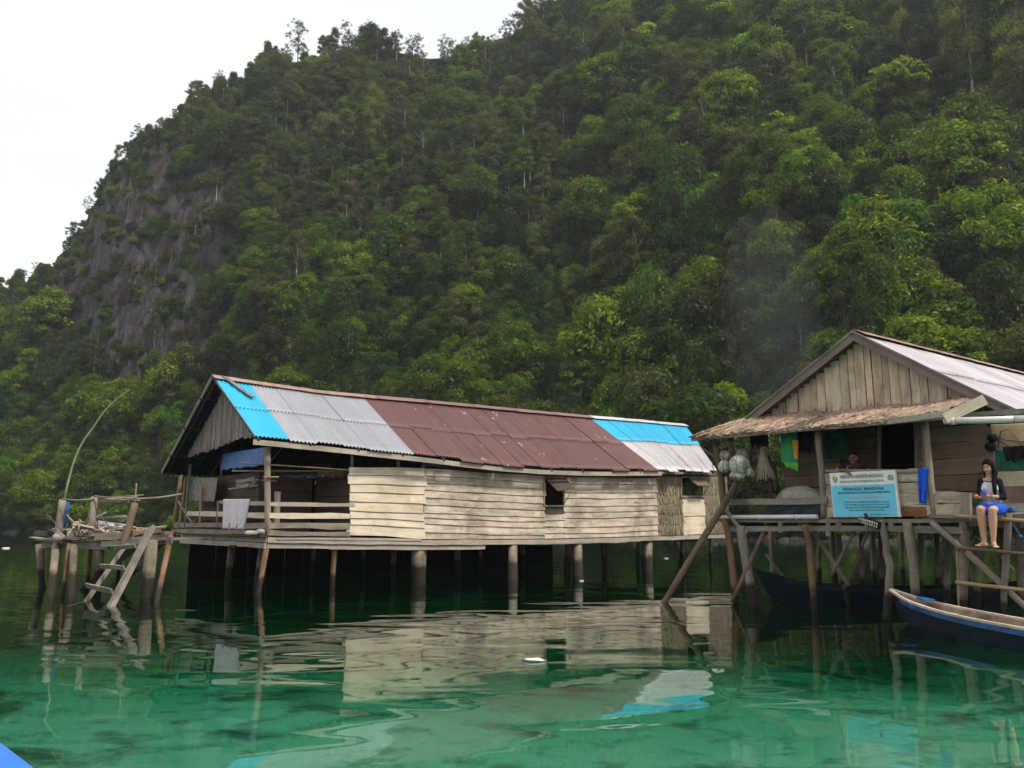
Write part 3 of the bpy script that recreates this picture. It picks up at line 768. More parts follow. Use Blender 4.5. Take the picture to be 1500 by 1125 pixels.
for (t, b, r, mt) in (((92, 732, 20.6), (84, 800, 20.5), .10, 'beam'), ((138, 728, 20.3), (134, 790, 20.2), .085, 'beam'), ((198, 737, 19.6), (178, 808, 19.4), .085, 'pole_brown'), ((200, 708, 19.7), (197, 738, 19.7), .02, 'bamboo')):
    m = MB(); m.pole(J(*b), J(*t), r, r*.9, 6, .01, 9, .08); m.build('post', M[mt], jetty)
for pts, r, mt in (([(90, 731, 20.4), (112, 733, 20.3), (137, 731, 20.2)], .022, 'beam_grey'), ([(138, 727, 20.2), (170, 730, 20), (200, 729, 19.6)], .024, 'beam'), ([(146, 735, 20.2), (175, 736, 19.9), (200, 728, 19.6)], .03, 'beam_grey'),
                   ([(200, 731, 19.6), (232, 729, 20), (266, 724, 20.6)], .026, 'beam'), ([(150, 759, 20.2), (176, 737, 19.9)], .022, 'beam_grey'), ([(143, 760, 20.4), (186, 757, 20.2)], .04, 'beam_grey')):
    m = MB(); m.tube([J(*q) for q in pts], r, 7, .1); m.build('rail', M[mt], jetty)
m = MB()
for k in range(13):
    a = J(150+ru(0, 25), 731+ru(-3, 2), 20+ru(-.2, .2)); m.pole(a, a+V3((ru(.25, .6), ru(-.2, .2), ru(-.07, .07))), .014, .01, 2, .03, 5)
tag(m.build('twig_bundle', M['driftwood']), 'bundle of bare sticks lying on the jetty rail', 'sticks')
# heap of boards
heap = MB()
for k in range(34):
    a = J(ru(105, 200), ru(772, 786), ru(19.9, 21.4)); d = V3((ru(-.9, .9), ru(-.35, .35), ru(-.08, .22)))
    heap.board(a, a+d, ru(.02, .05), ru(.06, .16), n=2, jit=.01, roll=ru(-.6, .6))
for k in range(12):
    a = J(ru(105, 135), ru(764, 784), 20.5); heap.pole(a, a+V3((ru(-.3, .5), ru(-.2, .2), ru(-.1, .3))), ru(.015, .035), .012, 2, .03, 6)
tag(heap.build('scrap_wood_heap', M['driftwood']), 'untidy heap of scrap boards and sticks piled on the jetty deck', 'scrap wood')
m = MB()
for (a, b, w) in (((139, 765, 20.4), (181, 771, 20.2), .22), ((124, 779, 20.3), (150, 769, 20.3), .12)):
    m.board(J(*a), J(*b), .03, w, n=3, jit=.01, roll=.25)
tag(m.build('white_board', M['white_pvc']), 'white boards lying on top of the scrap heap on the jetty', 'board')
m = MB()
for (a, b) in (((47, 787, 21), (94, 793, 20.4)), ((60, 790.5, 20.9), (96, 795, 20.4))): m.board(J(*a), J(*b), .03, .14, n=3, jit=.008)
tag(m.build('loose_plank', M['fascia']), 'loose pale planks sticking out over the left end of the jetty', 'plank')
m = MB(); c = J(86, 788, 20.2); m.ball(c, .12, 9, 6, (1.3, .9, .9), jit=.16); m.ball(c+V3((.27, 0, .06)), .10, 9, 6, (.9, .8, 1.3), jit=.16)
tag(m.build('float_pair', M['sack']), 'two pale bags at the foot of the leftmost jetty post', 'bag')
m = MB(); c = J(99, 750, 20.5)
for k in range(4): m.tube([c+V3((ru(-.05, .05), 0, .25)), c+V3((ru(-.08, .08), ru(-.05, .05), 0)), c+V3((ru(-.05, .06), 0, -.3-ru(0, .3)))], .010, 5)
tag(m.build('hanging_rope', M['rope_blue']), 'blue rope dangling from the leftmost jetty post', 'rope')
m = MB(); m.board(J(186, 781, 19.6), J(228, 779, 20.4), .10, .35, n=4, jit=.03); m.board(J(222, 779, 20.4), J(248, 781, 20.2), .04, .3, n=3, jit=.02)
tag(m.build('rusty_sheet', M['pile_red']), 'reddish brown boards on the jetty between ladder and veranda', 'board')
for k in range(16):
    m = MB(); a = J(ru(88, 200), ru(768, 790), ru(19.8, 20.6)); m.pole(a, a+V3((ru(-.35, .35), ru(-.2, .2), ru(.1, .5))), ru(.008, .016), .006, 2, .04, 5); m.build('stick', M['beam_grey'], jetty)
# ladder
lad = thing('ladder', at_z(140, 880), 'grey timber ladder leaning from the jetty down into the water', 'ladder')
def lower(p, q, e=.9): d = (q-p).normalized(); return q+d*e
for (t, b, w, th) in (((222, 773, 19.3), (163, 887), .17, .09), ((190, 790, 19.6), (127, 880), .10, .07)):
    T = J(*t); B = at_z(*b); m = MB(); m.board(T, lower(T, B), w, th, up=(1, .2, .9), n=6, jit=.008); m.build('stringer', M['beam_grey'], lad)
LT1, LB1, LT2, LB2 = J(222, 773, 19.3), at_z(163, 887), J(190, 790, 19.6), at_z(127, 880)
for f1, f2 in ((.30, .19), (.58, .50), (.86, .81)):
    a = LT1.lerp(LB1, f1); b = LT2.lerp(LB2, f2); nn = V3((-.1, -.14, .06)); m = MB(); m.board(b+nn+(b-a)*.08, a+nn+(a-b)*.1, .10, .035, up=(.2, -.6, .7), n=2, jit=.005); m.build('rung', M['beam_grey'], lad)
# bent bamboo pole
m = MB(); m.tube([J(*q, 20.7) for q in [(92, 745), (99, 709), (106, 683), (115, 659), (124, 643), (136, 627), (148, 609), (159, 596), (172, 583), (190, 570.5)]], [.028, .027, .026, .025, .024, .022, .019, .016, .012, .007], 8)
tag(m.build('bamboo_pole', M['pole_green']), 'tall bent green bamboo pole tied to the end of the jetty', 'pole')
# specks of white rubbish on the water
def scrap(px, py, r, lab):
    p = at_z(px, py); m = MB(); m.ball(p+V3((0, 0, .01)), r, 9, 5, (1.6, 1, .25), jit=.25); tag(m.build('floating_litter', M['white_pvc']), lab, 'litter')
scrap(783, 968, .085, 'white plastic bag floating on the water below the shuttered window')
scrap(852, 851, .05, 'white scrap floating beside the third thick stilt under the long house')
scrap(976, 818, .07, 'white scrap floating in the dark water behind the long house')
scrap(9, 803, .16, 'small white buoy floating at the far left edge of the bay')
# ------------------------------------------------------------------ RIGHT HOUSE (veranda house, sign, people)
QP = V3((6.36, 15.25, 0)); QD = V3((.6, -.8, 0)); QB = V3((.8, .6, 0)); QN = -QB
def Q(px, py, off=0.0): return on_plane(px, py, QP, QD, off, QN)
def Qs(p): return (V3((p[0], p[1], 0))-QP).dot(QD)
def K(t, b, z): q = QP+QD*t+QB*b; return V3((q.x, q.y, z))
gb = 1.25                                        # gable plane behind the veranda edge
rf = 1.0
A = Q(1250, 489, -rf); EL = Q(1095, 613, -rf); ER = Q(1490, 604, -rf)
tA, tL, tR = Qs(A), Qs(EL), Qs(ER)
print('right house tA %.2f %.2f %.2f z %.2f %.2f %.2f' % (tA, tL, tR, A.z, EL.z, ER.z))
h2 = thing('stilt_house', K(0, 2, 0), 'small plank house on stilts with a thatched awning, vertical board gable and pale corrugated roof', 'house')
def part(mb, name, mat, parent=None, label=None): return mb.build(name, M[mat], parent or h2, label)
# roof
def r_pt(b, v, lift=0): return K(lerp(tA, tR+.12, v), b, lerp(A.z, ER.z-.07, v)+lift)
def l_pt(b, v, lift=0): return K(lerp(tA, tL-.10, v), b, lerp(A.z, EL.z-.06, v)+lift)
for fn, v0, v1, lf in ((r_pt, 0, .53, .045), (r_pt, .50, 1, .02), (l_pt, 0, 1, .02)):
    mb = MB(); ns = 12; sw = .78
    for k in range(ns):
        P = []; dz = (k % 2)*.007; e = ru(-.01, .02)
        for i in range(61):
            b = rf-.03+(k+i/60*1.02)*sw; row = []
            for j in range(5):
                v = v0+(v1+e-v0)*j/4; p = fn(b, v, lf+dz); p.z += .013*math.sin(b/.085*6.283); row.append(p)
            P.append(row)
        mb.grid(P, lambda i, j, k=k: (3.4*(v0+(v1-v0)*j/4)+k*5.3, k*sw+i/60*sw))
    o = part(mb, 'roof_sheet', 'zinc_right' if fn is r_pt else 'zinc_rust'); solidify(o, .003, -1)
mb = MB()
for k in range(8):
    P = [[K(tA+(j-3)*.09, rf+k*1.15+i*.2, A.z+.10-abs(j-3)*.05+ru(-.006, .006)) for j in range(7)] for i in range(7)]
    mb.grid(P)
o = part(mb, 'ridge_cap', 'cap'); solidify(o, .004)
mb = MB()
for b in np.arange(rf+.1, 9.5, 1.2): mb.board(r_pt(b, .03, -.06), r_pt(b, .99, -.06), .08, .05); mb.board(l_pt(b, .03, -.06), l_pt(b, .98, -.06), .08, .05)
part(mb, 'rafter', 'wall_dark')
mb = MB(); mb.board(A+V3((0, 0, -.04)), K(tR+.05, rf, ER.z-.09), .17, .035, n=8, jit=.004); part(mb, 'rake_board', 'rake')
mb = MB(); mb.board(A+V3((0, 0, -.04)), K(tL-.05, rf, EL.z-.09), .17, .035, n=8, jit=.004); part(mb, 'rake_board', 'rake')
mb = MB(); mb.board(A+QN*.03+V3((0, 0, .04)), K(tR+.05, rf-.03, ER.z+.0), .035, .05, n=8, jit=.003); mb.board(A+QN*.03+V3((0, 0, .04)), K(tL-.05, rf-.03, EL.z+.0), .035, .05, n=8, jit=.003); part(mb, 'rake_trim', 'beam_grey')
# gable boards
mb = MB(); t = tL+.15; z0 = Q(1338, 606, -gb).z
z0 = min(Q(1120, 625, -gb).z, Q(1420, 600, -gb).z)-.05
while t < tR-.2:
    w = ru(.13, .22); tc = t+w/2
    zt = (lerp(A.z, EL.z, (tc-tA)/(tL-tA)) if tc < tA else lerp(A.z, ER.z, (tc-tA)/(tR-tA)))-.12
    if zt-z0 > .1:
        off = gb+ru(-.022, .022)
        mb.board(K(tc+ru(-.01, .01), off, z0+ru(-.05, .02)), K(tc, off, zt), .022, w*ru(.90, .97), up=QN, n=5, jit=.004)
    t += w
part(mb, 'gable_wall', 'gable')
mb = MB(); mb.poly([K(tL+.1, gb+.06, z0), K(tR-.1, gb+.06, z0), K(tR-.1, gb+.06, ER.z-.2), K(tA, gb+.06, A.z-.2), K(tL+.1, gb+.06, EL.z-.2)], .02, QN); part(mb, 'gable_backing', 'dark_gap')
# thatched awning: layered leaf strips from the gable down to the front edge
fo = .38
F0, F1 = Q(1013, 638, fo), Q(1385, 604, fo); B0, B1 = Q(1100, 612, -gb+.05), Q(1425, 586, -gb+.05)
mb = MB(); rows = 13
for r in range(rows):
    v = r/rows; n = 150
    for i in range(n):
        u = (i+ru(-.5, .5))/n; a = B0.lerp(B1, u); f = F0.lerp(F1, u)
        sag = -.05*math.sin(u*math.pi)-.02*math.sin(u*17)
        v0 = max(0, v-.02+ru(-.03, .03)); v1 = min(1.03, v+ru(.10, .20)); p0 = a.lerp(f, v0)+V3((0, 0, .012*(rows-r)*.3+ru(0, .03)+sag)); p1 = a.lerp(f, v1)+V3((0, 0, ru(-.03, .025)+sag-(.02 if v1 > 1 else 0)))
        sd = QD*ru(-.10, .10); w = ru(.03, .11)
        mb.board(p0, p1+sd, .006, w, n=1, roll=ru(-.35, .35), w1=.006)
for k in range(90):      # loose ragged tips at the eave
    u = ru(0, 1); f = F0.lerp(F1, u); mb.board(f+V3((0, 0, -.03)), f+QD*ru(-.1, .1)+V3((0, 0, -ru(.03, .10)))+QN*ru(0, .05), .005, ru(.01, .04))
part(mb, 'thatch', 'thatch', label='ragged dry palm thatch of the awning')
mb = MB(); mb.poly([B0+V3((0, 0, -.04)), B1+V3((0, 0, -.04)), F1+V3((0, 0, -.04)), F0+V3((0, 0, -.04))], .02, (0, 0, 1)); part(mb, 'awning_lining', 'wall_dark')
mb = MB()
for k in range(4): mb.board(F0.lerp(F1, k/4)+V3((0, 0, -.08)), F0.lerp(F1, (k+1)/4)+V3((0, 0, -.08)), .08, .04, n=3, jit=.005)
part(mb, 'awning_beam', 'beam')
mb = MB()
for k in range(5):
    u = .02+k*.235; mb.pole(B0.lerp(B1, u)+V3((0, 0, -.08)), F0.lerp(F1, u)+V3((0, 0, -.07)), .03, .025)
part(mb, 'awning_rafter', 'beam')
mb = MB(); mb.board(Q(1300, 617.5, .42), Q(1385, 606, .42), .10, .03, n=3, jit=.004); part(mb, 'awning_board', 'fascia')
mb = MB(); mb.board(Q(1384, 613, .44), Q(1443, 585, .1), .17, .03, n=3, jit=.003); part(mb, 'awning_board', 'wall_light', label='pale end board of the awning')
mb = MB(); mb.board(Q(1355, 605, .3), Q(1440, 584, -.4), .02, .16, n=3, jit=.01); part(mb, 'awning_board', 'cream')
mb = MB(); mb.board(Q(1406, 608.5, .0), Q(1505, 601.5, .0), .08, .05, n=4, jit=.004); part(mb, 'eave_beam', 'beam_grey')
# walls of the room
def qwall(pa, pb, b, z0, z1, mat, rows, name='plank_wall', n=3):
    ta = Qs(Q(pa, 700, -b)); tb = Qs(Q(pb, 700, -b)); mb = MB()
    for r in range(rows):
        z = lerp(z0, z1, (r+.5)/rows); mb.board(K(ta, b, z), K(tb, b, z+ru(-.012, .012)), (z1-z0)/rows*.965, .028, n=n, jit=.005)
    return part(mb, name, mat)
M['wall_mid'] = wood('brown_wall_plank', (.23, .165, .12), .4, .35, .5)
zd = 1.70
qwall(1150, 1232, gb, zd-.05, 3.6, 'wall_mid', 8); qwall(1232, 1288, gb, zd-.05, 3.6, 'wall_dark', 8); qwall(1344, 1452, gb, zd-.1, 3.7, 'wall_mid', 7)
qwall(1286, 1346, gb+.0, 3.52, 3.68, 'wall_dark', 1); qwall(1215, 1420, gb+1.0, zd-.2, 4.3, 'dark_gap', 1)  # the last one is a black panel added for the darkness inside
tc0 = Qs(Q(1150, 700, -gb))
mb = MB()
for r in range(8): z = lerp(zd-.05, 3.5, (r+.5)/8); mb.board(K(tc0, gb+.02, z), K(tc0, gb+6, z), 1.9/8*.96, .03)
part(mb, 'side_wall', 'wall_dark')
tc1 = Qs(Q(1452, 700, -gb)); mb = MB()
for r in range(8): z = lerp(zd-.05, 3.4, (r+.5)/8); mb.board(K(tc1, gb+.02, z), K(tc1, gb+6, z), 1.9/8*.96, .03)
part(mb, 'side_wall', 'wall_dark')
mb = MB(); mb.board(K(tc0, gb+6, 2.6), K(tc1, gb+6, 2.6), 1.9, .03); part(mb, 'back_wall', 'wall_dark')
mb = MB()
for px in (1288, 1343): mb.board(Q(px, 760, -gb+.03), Q(px, 620, -gb+.03), .06, .05)
part(mb, 'door_frame', 'wall_mid')
# floor
tF0 = Qs(Q(1066, 765)); tF1 = Qs(Q(1500, 765))+.7
mb = MB(); b = 0
while b < 7:
    mb.board(K(tF0 if b < 6 else tc0, b, zd-.03), K(tF1, b, zd-.03), .03, .15, up=(0, 0, 1), n=2, jit=.006); b += .16
part(mb, 'floor', 'wall_mid')
def qb(pts, w, t, mat, name, off=0.0, n=3, jit=.008, par=None):
    m = MB(); R = [Q(x, y, off) for x, y in pts]
    for a, b in zip(R, R[1:]): m.board(a, b, w, t, n=n, jit=jit)
    return part(m, name, mat, par)
qb([(1045, 762), (1200, 763), (1340, 763), (1420, 762)], .07, .06, 'beam', 'floor_beam', .05)
qb([(1066, 775), (1160, 774), (1300, 774.5), (1412, 777)], .105, .05, 'beam_grey', 'floor_beam', .07, 4, .008)
qb([(1420, 765), (1520, 768)], .12, .06, 'wall_mid', 'floor_beam', .0)
qb([(1365, 756), (1420, 757)], .06, .20, 'beam_grey', 'floor_beam', .12)
mb = MB()
for k in range(9): tt = lerp(tF0+.2, tF1, k/8); mb.board(K(tt, -.05, zd-.12), K(tt, 6.5, zd-.12), .11, .06)
part(mb, 'joist', 'wall_dark')
mb = MB()
for px, y0, y1 in ((1143, 764, 780), (1213, 757, 785), (1271, 764, 774), (1305, 764, 778), (1229, 763, 772)): mb.board(Q(px, y0, .10), Q(px, y1, .10), .07, .05, up=(1, 0, 0))
part(mb, 'cleat', 'beam')
# posts
def qpole(pts, r, r1=None, mat='pile', name='post', off=0.0, par=None, seg=9, jit=.07, sub=4):
    R = [Q(p[0], p[1], off if len(p) < 3 else p[2]) for p in pts]; pp = []
    for a, b in zip(R, R[1:]):
        for k in range(sub): pp.append(a.lerp(b, k/sub)+V3((ru(-1, 1), ru(-1, 1), 0))*r*.15)
    pp.append(R[-1]); r1 = r1 or r; n = len(pp)
    m = MB(); m.tube(pp, [lerp(r, r1, i/(n-1))*(1+ru(-.05, .05)) for i in range(n)], seg, jit); return part(m, name, mat, par)
def down(p, e=2.5): return p
def qstilt(pts, r, r1, mat, off=0.0, foot=None):
    R = [Q(p[0], p[1], off) for p in pts]; a = R[-1]; d = (a-R[-2]).normalized()
    R.append(a+d*((a.z+2.3)/abs(d.z)))
    pp = []; 
    for a, b in zip(R, R[1:]):
        for k in range(4): pp.append(a.lerp(b, k/4)+V3((ru(-1, 1), ru(-1, 1), 0))*r*.12)
    pp.append(R[-1]); n = len(pp); m = MB(); m.tube(pp, [lerp(r, r1, min(1, i/(n*.6)))*(1+ru(-.05, .05)) for i in range(n)], 10, .07); return part(m, 'stilt', mat)
qpole([(1048, 648), (1055, 690), (1062, 760)], .07, .075, 'pole_brown', off=.1)
qstilt([(1062, 758), (1070, 800), (1078, 880)], .075, .07, 'pile_red', .1)
qpole([(1070, 636), (1072, 706)], .06, .06, 'pole_brown', off=.05)
qstilt([(1085, 771), (1090, 800), (1096, 840), (1102, 884)], .105, .095, 'pile_grey', .1)
qpole([(1197, 628), (1203, 690), (1207, 758)], .055, .06, 'beam', off=.02)
qpole([(1355, 618), (1362, 690), (1369, 757)], .05, .055, 'beam', off=.03); qpole([(1351, 618), (1357, 680), (1362, 755)], .04, .04, 'wall_mid', off=-.08)
qstilt([(1180, 768), (1186, 800), (1190, 850), (1192, 884)], .068, .06, 'pile_red', .08)
qstilt([(1290, 762), (1297, 790), (1299, 812), (1304, 830), (1301, 874)], .06, .065, 'pile_grey', .16)
qstilt([(1329, 765), (1334, 800), (1340, 850), (1343, 890)], .08, .078, 'pile', .14)
qstilt([(1412, 758), (1412, 820), (1410, 900)], .078, .075, 'pile', .0)
qstilt([(1402, 790), (1404, 850), (1407, 898)], .03, .03, 'bamboo', .05)
qstilt([(1228, 782), (1233, 850), (1238, 870)], .055, .055, 'pile', -1.3)
qstilt([(1262, 782), (1263, 850)], .05, .05, 'pile', -2.0)
for px, off in ((1130, -2.6), (1200, -3.5), (1290, -3.0), (1350, -2.4), (1390, -1.2), (1430, -1.6), (1470, -2.2), (1495, -.6), (1372, -3.6)):
    qstilt([(px, 778), (px+ru(-3, 3), 850)], ru(.045, .07), .06, 'pile', off)
for bb in (1.6, 3.4, 5.2, 6.6):
    for tt in (tF0+.3, (tF0+tF1)/2, tF1-.5):
        if bb < 2 and tt < tF1-1: continue
        q = K(tt+ru(-.1, .1), bb, zd-.1); m = MB(); m.pole(q, q+V3((ru(-.1, .1), ru(-.1, .1), -4)), .07, .06, 8, .006, 9); part(m, 'stilt', 'pile')
def br(p, q, r, mat='beam', off=-.1, off2=None):
    m = MB(); m.pole(Q(p[0], p[1], off), Q(q[0], q[1], off if off2 is None else off2), r, r*.85, 4, .008); part(m, 'brace', mat)
br((1121, 774), (1072, 882), .05, 'pole_brown', .0, .3); br((1185, 766), (1243, 858), .05, 'beam', -.2, -.6); br((1254, 775), (1216, 846), .035, 'beam_grey', -.2, -.3)
br((1262, 810), (1236, 862), .045, 'pole_brown', -.6); br((1273, 775), (1262, 800), .04, 'beam_grey', -.3); br((1122, 812), (1160, 862), .03, 'wall_mid', -1.5); br((1058, 740), (1085, 776), .05, 'beam', .15)
br((1385, 780), (1376, 830), .03, 'beam_grey', -.8); br((1400, 790), (1374, 845), .03, 'beam_grey', -.9); br((1330, 800), (1345, 820), .03, 'beam', -.9)
br((1365, 765), (1412, 806), .055, 'beam', .16, .14); br((1416, 808), (1520, 905), .055, 'beam', .10, .05)
br((1095, 776), (1083, 800), .03, 'beam', .1); br((1428, 785), (1450, 800), .015, 'fascia', -.4); br((1466, 815), (1486, 835), .015, 'fascia', -.4)
m = MB(); m.pole(Q(1083, 703, .15), at_z(964, 881)+V3((-.22, -.0, -.55)), .075, .06, 8, .006, 9, .05); part(m, 'brace', 'pole_brown', label='long slanting pole reaching down into the water')
# railing and half wall
qb([(1063, 735), (1135, 735), (1212, 733)], .12, .04, 'beam', 'rail', .05, 4, .006)
qb([(1210, 689.5), (1290, 689.5), (1364, 690.5)], .05, .07, 'beam', 'rail', .02)
mb = MB(); za = [Q(1209, y).z for y in (694, 711, 727, 742, 757)]
for k in range(4):
    z = (za[k]+za[k+1])/2; mb.board(K(Qs(Q(1209, 720)), 0, z), K(Qs(Q(1367, 720)), 0, z+ru(-.02, .02)), (za[k]-za[k+1])*.95, .025, n=6, jit=.012)
part(mb, 'half_wall', 'wall')
qb([(1318, 749), (1356, 749)], .17, .02, 'orange_board', 'patch_board', .035)
mb = MB()
zb_ = [Q(1390, y, .05).z for y in (724, 741, 757)]
for k in range(2): mb.board(Q(1371, (726+749)/2+(-9 if k == 0 else 9), .06), Q(1416, (726+749)/2+(-8 if k == 0 else 9), .06), (zb_[0]-zb_[1])*.98, .03, n=4, jit=.01)
part(mb, 'parapet', 'cream', label='flaking cream boards right of the veranda post')
mb = MB(); mb.board(Q(1416, 762, .08), Q(1416, 722, .08), .14, .09, up=QD, n=3, jit=.01); part(mb, 'post', 'beam')
# bench ladder frame on the right (poles the woman rests on)
qpole([(1398, 756), (1450, 759.5), (1540, 766)], .032, .03, 'bamboo', 'rail', .22); qpole([(1401, 802), (1450, 806.5), (1540, 815)], .030, .028, 'pole_brown', 'rail', .30); qpole([(1400, 853), (1450, 859), (1540, 869)], .034, .03, 'bamboo', 'rail', .24)
qstilt([(1478, 752), (1475, 800), (1471, 862), (1470, 925)], .055, .045, 'pile_grey', .14)
# annex at the right edge
mb = MB(); mb.board(Q(1452, 764, -.95), Q(1451, 625, -.95), .10, .08, up=QD, n=3, jit=.006); part(mb, 'post', 'wall_mid')
for y0, y1, mt in ((691, 713, 'cream'), (738, 753, 'fascia')):
    m = MB(); m.board(Q(1462, (y0+y1)/2, -.5), Q(1560, (y0+y1)/2-2, -.5), abs(Q(1480, y0, -.5).z-Q(1480, y1, -.5).z), .03, n=4, jit=.005); part(m, 'parapet', mt)
qb([(1455, 657.5), (1560, 652)], .05, .04, 'cream', 'rail', -.9)
qwall(1452, 1600, 3.0, zd-.1, 3.0, 'wall_mid', 5, 'annex_wall')
qb([(1453, 670), (1453, 700)], .02, .02, 'beam', 'cleat', -.8)
mb = MB(); mb.tube([Q(1383, 616.5, .35), Q(1440, 615.5, .3), Q(1486, 614, .25)], .055, 12); mb.tube([Q(1487, 614, .25), Q(1540, 612, .2)], .055, 12); mb.tube([Q(1393, 616.4, .345), Q(1399, 616.3, .34)], .068, 12); part(mb, 'gutter_pipe', 'white_pvc')
# white pipe along the deck edge
mb = MB(); mb.tube([Q(1050, 757.5, .14), Q(1120, 757.5, .14), Q(1197, 757, .14)], .045, 12)
for px in (1111, 1165): mb.tube([Q(px, 757.4, .14), Q(px+2.5, 757.4, .14)], .052, 12)
tag(mb.build('white_pipe', M['white_pvc']), 'long white plastic pipe lying along the left deck edge of the small house', 'pipe')

# ---------------- things on the right veranda
sg = thing('sign_board', Q(1267, 757, .12), 'blue and white painted notice board leaning on the veranda half wall', 'sign')
TLs, TRs, BRs, BLs = Q(1215, 693, .13), Q(1311.5, 688.5, .13), Q(1319.5, 757, .17), Q(1221.5, 757.5, .17)
X = (BRs-BLs).normalized(); Y = ((TLs-BLs)+(TRs-BRs)).normalized(); Nn = X.cross(Y).normalized()
if Nn.dot(QN) < 0: Nn = -Nn
mb = MB(); mb.poly([BLs, BRs, TRs, TLs], .03, Nn); mb.build('board', M['sign_white'], sg)
def sp(u, v, l=0.0): return BLs.lerp(BRs, u).lerp(TLs.lerp(TRs, u), v)+Nn*l
mb = MB(); mb.poly([sp(.012, .012, .006), sp(.972, .012, .006), sp(.972, .705, .006), sp(.012, .705, .006)], .005, Nn); mb.build('blue_panel', M['sign_blue'], sg)
Wd = (BRs-BLs).length; Hh = (TLs-BLs).length
def txt(s, u, v, hgt, wid, mat, bold=.0): 
    text_mesh(s, hgt*Hh/.7, sp(u, v, .010), (sp(1, v)-sp(0, v)).normalized(), Y, 'lettering', M[mat], sg, width=wid*Wd, bold=bold)
txt('PEMERINTAH KABUPATEN MOROWALI', .49, .865, .072, .66, 'ink_grey', .02)
txt('DINAS KELAUTAN DAN PERIKANAN DAERAH', .49, .765, .050, .66, 'ink_grey', .01)
txt('HENTIKAN SEGERA !!, MENANGKAP IKAN', .50, .585, .065, .62, 'ink', .02)
txt('MENGGUNAKAN BAHAN PELEDAK DAN BAHAN BERACUN/BIUS', .50, .515, .044, .78, 'ink', .02)
txt('PELAKU PENANGKAPAN DIPIDANA', .53, .400, .055, .56, 'ink_red', .01)
txt('STOP BIUS DAN BOM IKAN SELAMATKAN LAUT', .53, .310, .036, .68, 'ink', .01)
txt('DAN TERUMBU KARANG DARI KERUSAKAN OLEH', .53, .250, .036, .68, 'ink', .01)
txt('ORANG YANG TIDAK BERTANGGUNG JAWAB', .53, .190, .036, .66, 'ink', .02)
txt('UNTUK MASA DEPAN ANAK CUCU KITA', .52, .130, .036, .54, 'ink', .01)
txt('Dipersembahkan : Dinas', .70, .045, .032, .25, 'ink', .0)
for u, mt in ((.085, 'ink_green'), (.925, 'ink_grey')):
    mb = MB(); c = sp(u, .845, .008); R = .042*Wd
    if mt == 'ink_green':
        ring = [c+(X*x+Y*y)*R for x, y in ((-.8, 1), (.8, 1), (.85, .1), (.5, -.7), (0, -1.1), (-.5, -.7), (-.85, .1))]; mb.poly(ring, .004, Nn); mb.build('emblem', M[mt], sg)
    else:
        mb.tube([c+X*R*math.cos(a)+Y*R*.8*math.sin(a) for a in np.linspace(0, 6.1, 20)], .006, 5); mb.tube([c-X*R*.6, c+Y*R*.3, c+X*R*.5-Y*R*.2], .006, 5); mb.tube([c-X*R*.5-Y*R*.3, c+X*R*.1, c+X*R*.7-Y*R*.4], .006, 5); mb.build('emblem', M[mt], sg)
mb = MB(); mb.board(sp(.985, 0, .01), sp(.985, 1, .01), .03, .02, up=X); mb.build('edge_strip', M['sign_white'], sg)
# woven black and white thing below the sign
mb = MB(); a, b = Q(1259, 761, .26), Q(1289, 770, .26); mb.pole(a, b, .055, .07, 5, .01, 10, .05); s1 = part(mb, 'tmp', 'black_cloth'); s1.parent = None; s1.location = wloc(h2); s1.name = 'woven_roll'
tag(s1, 'small black and white patterned roll stuck on the beam end below the notice board', 'roll')
mb = MB()
for k in range(9):
    c = a.lerp(b, (k+.5)/9)+QN*.055+V3((0, 0, .02)); mb.ball(c, .028, 8, 6, (.7, .7, 1.2)); c = a.lerp(b, (k+.2)/9)+QN*.06+V3((0, 0, -.03)); mb.ball(c, .022, 8, 6, (.8, .7, 1))
mb.build('pattern', M['float'], s1)
mb = MB(); mb.pole(Q(1267, 752, .28), Q(1273, 763, .26), .03, .02, 2); mb.build('handle', M['tarp_dark'], s1)
# blue towel
def qc(TL, TR, BR, BL, off, name, mat, lab, cat, fold=.02, folds=3, rag=.05, seed=0, th=.008, nu=14, nv=16):
    o = cloth_mb(Q(*TL, off), Q(*TR, off), Q(*BR, off), Q(*BL, off), nu, nv, fold, folds, tuple(QN), rag, seed).build(name, M[mat]); solidify(o, th); return tag(o, lab, cat)
qc((1345, 686), (1359, 685), (1356, 739), (1348, 738), .10, 'blue_towel', 'blue_cloth', 'royal blue cloth hanging on the veranda rail right of the notice board', 'towel', .035, 1.6, .05, 3, .014)
qc((1144, 634), (1166, 633), (1169, 682), (1146, 680), -.15, 'printed_cloth', 'teal_cloth', 'teal and green printed cloth hanging at the left end of the veranda', 'cloth', .03, 2, .1, 4)
qc((1160, 645), (1169, 645), (1168, 675), (1163, 672), -.09, 'orange_pennant', 'orange_cloth', 'narrow orange cloth hanging against the teal printed cloth', 'cloth', .01, 1, .1, 5)
qc((1147, 676), (1169, 678), (1168, 696), (1150, 683), -.10, 'lime_cloth', 'lime_cloth', 'lime green cloth end below the teal printed cloth', 'cloth', .02, 2, .5, 6)
qc((1168, 633), (1194, 632), (1192, 664), (1171, 668), -.25, 'black_garment', 'black_cloth', 'black garment hanging between the teal cloth and the thin veranda post', 'garment', .04, 3, .4, 7)
qc((1209, 632), (1245, 632), (1243, 675), (1210, 673), -.9, 'green_sheet', 'green_cloth', 'dark green cloth hanging inside the veranda above the seated man', 'cloth', .05, 3, .15, 8)
qc((1097, 632), (1126, 632), (1124, 660), (1100, 656), -.2, 'black_garment', 'black_cloth', 'black garment hanging above the pale net at the left end of the veranda', 'garment', .04, 2, .3, 9)
mb = MB()
c0 = Q(1117, 656, -.1)
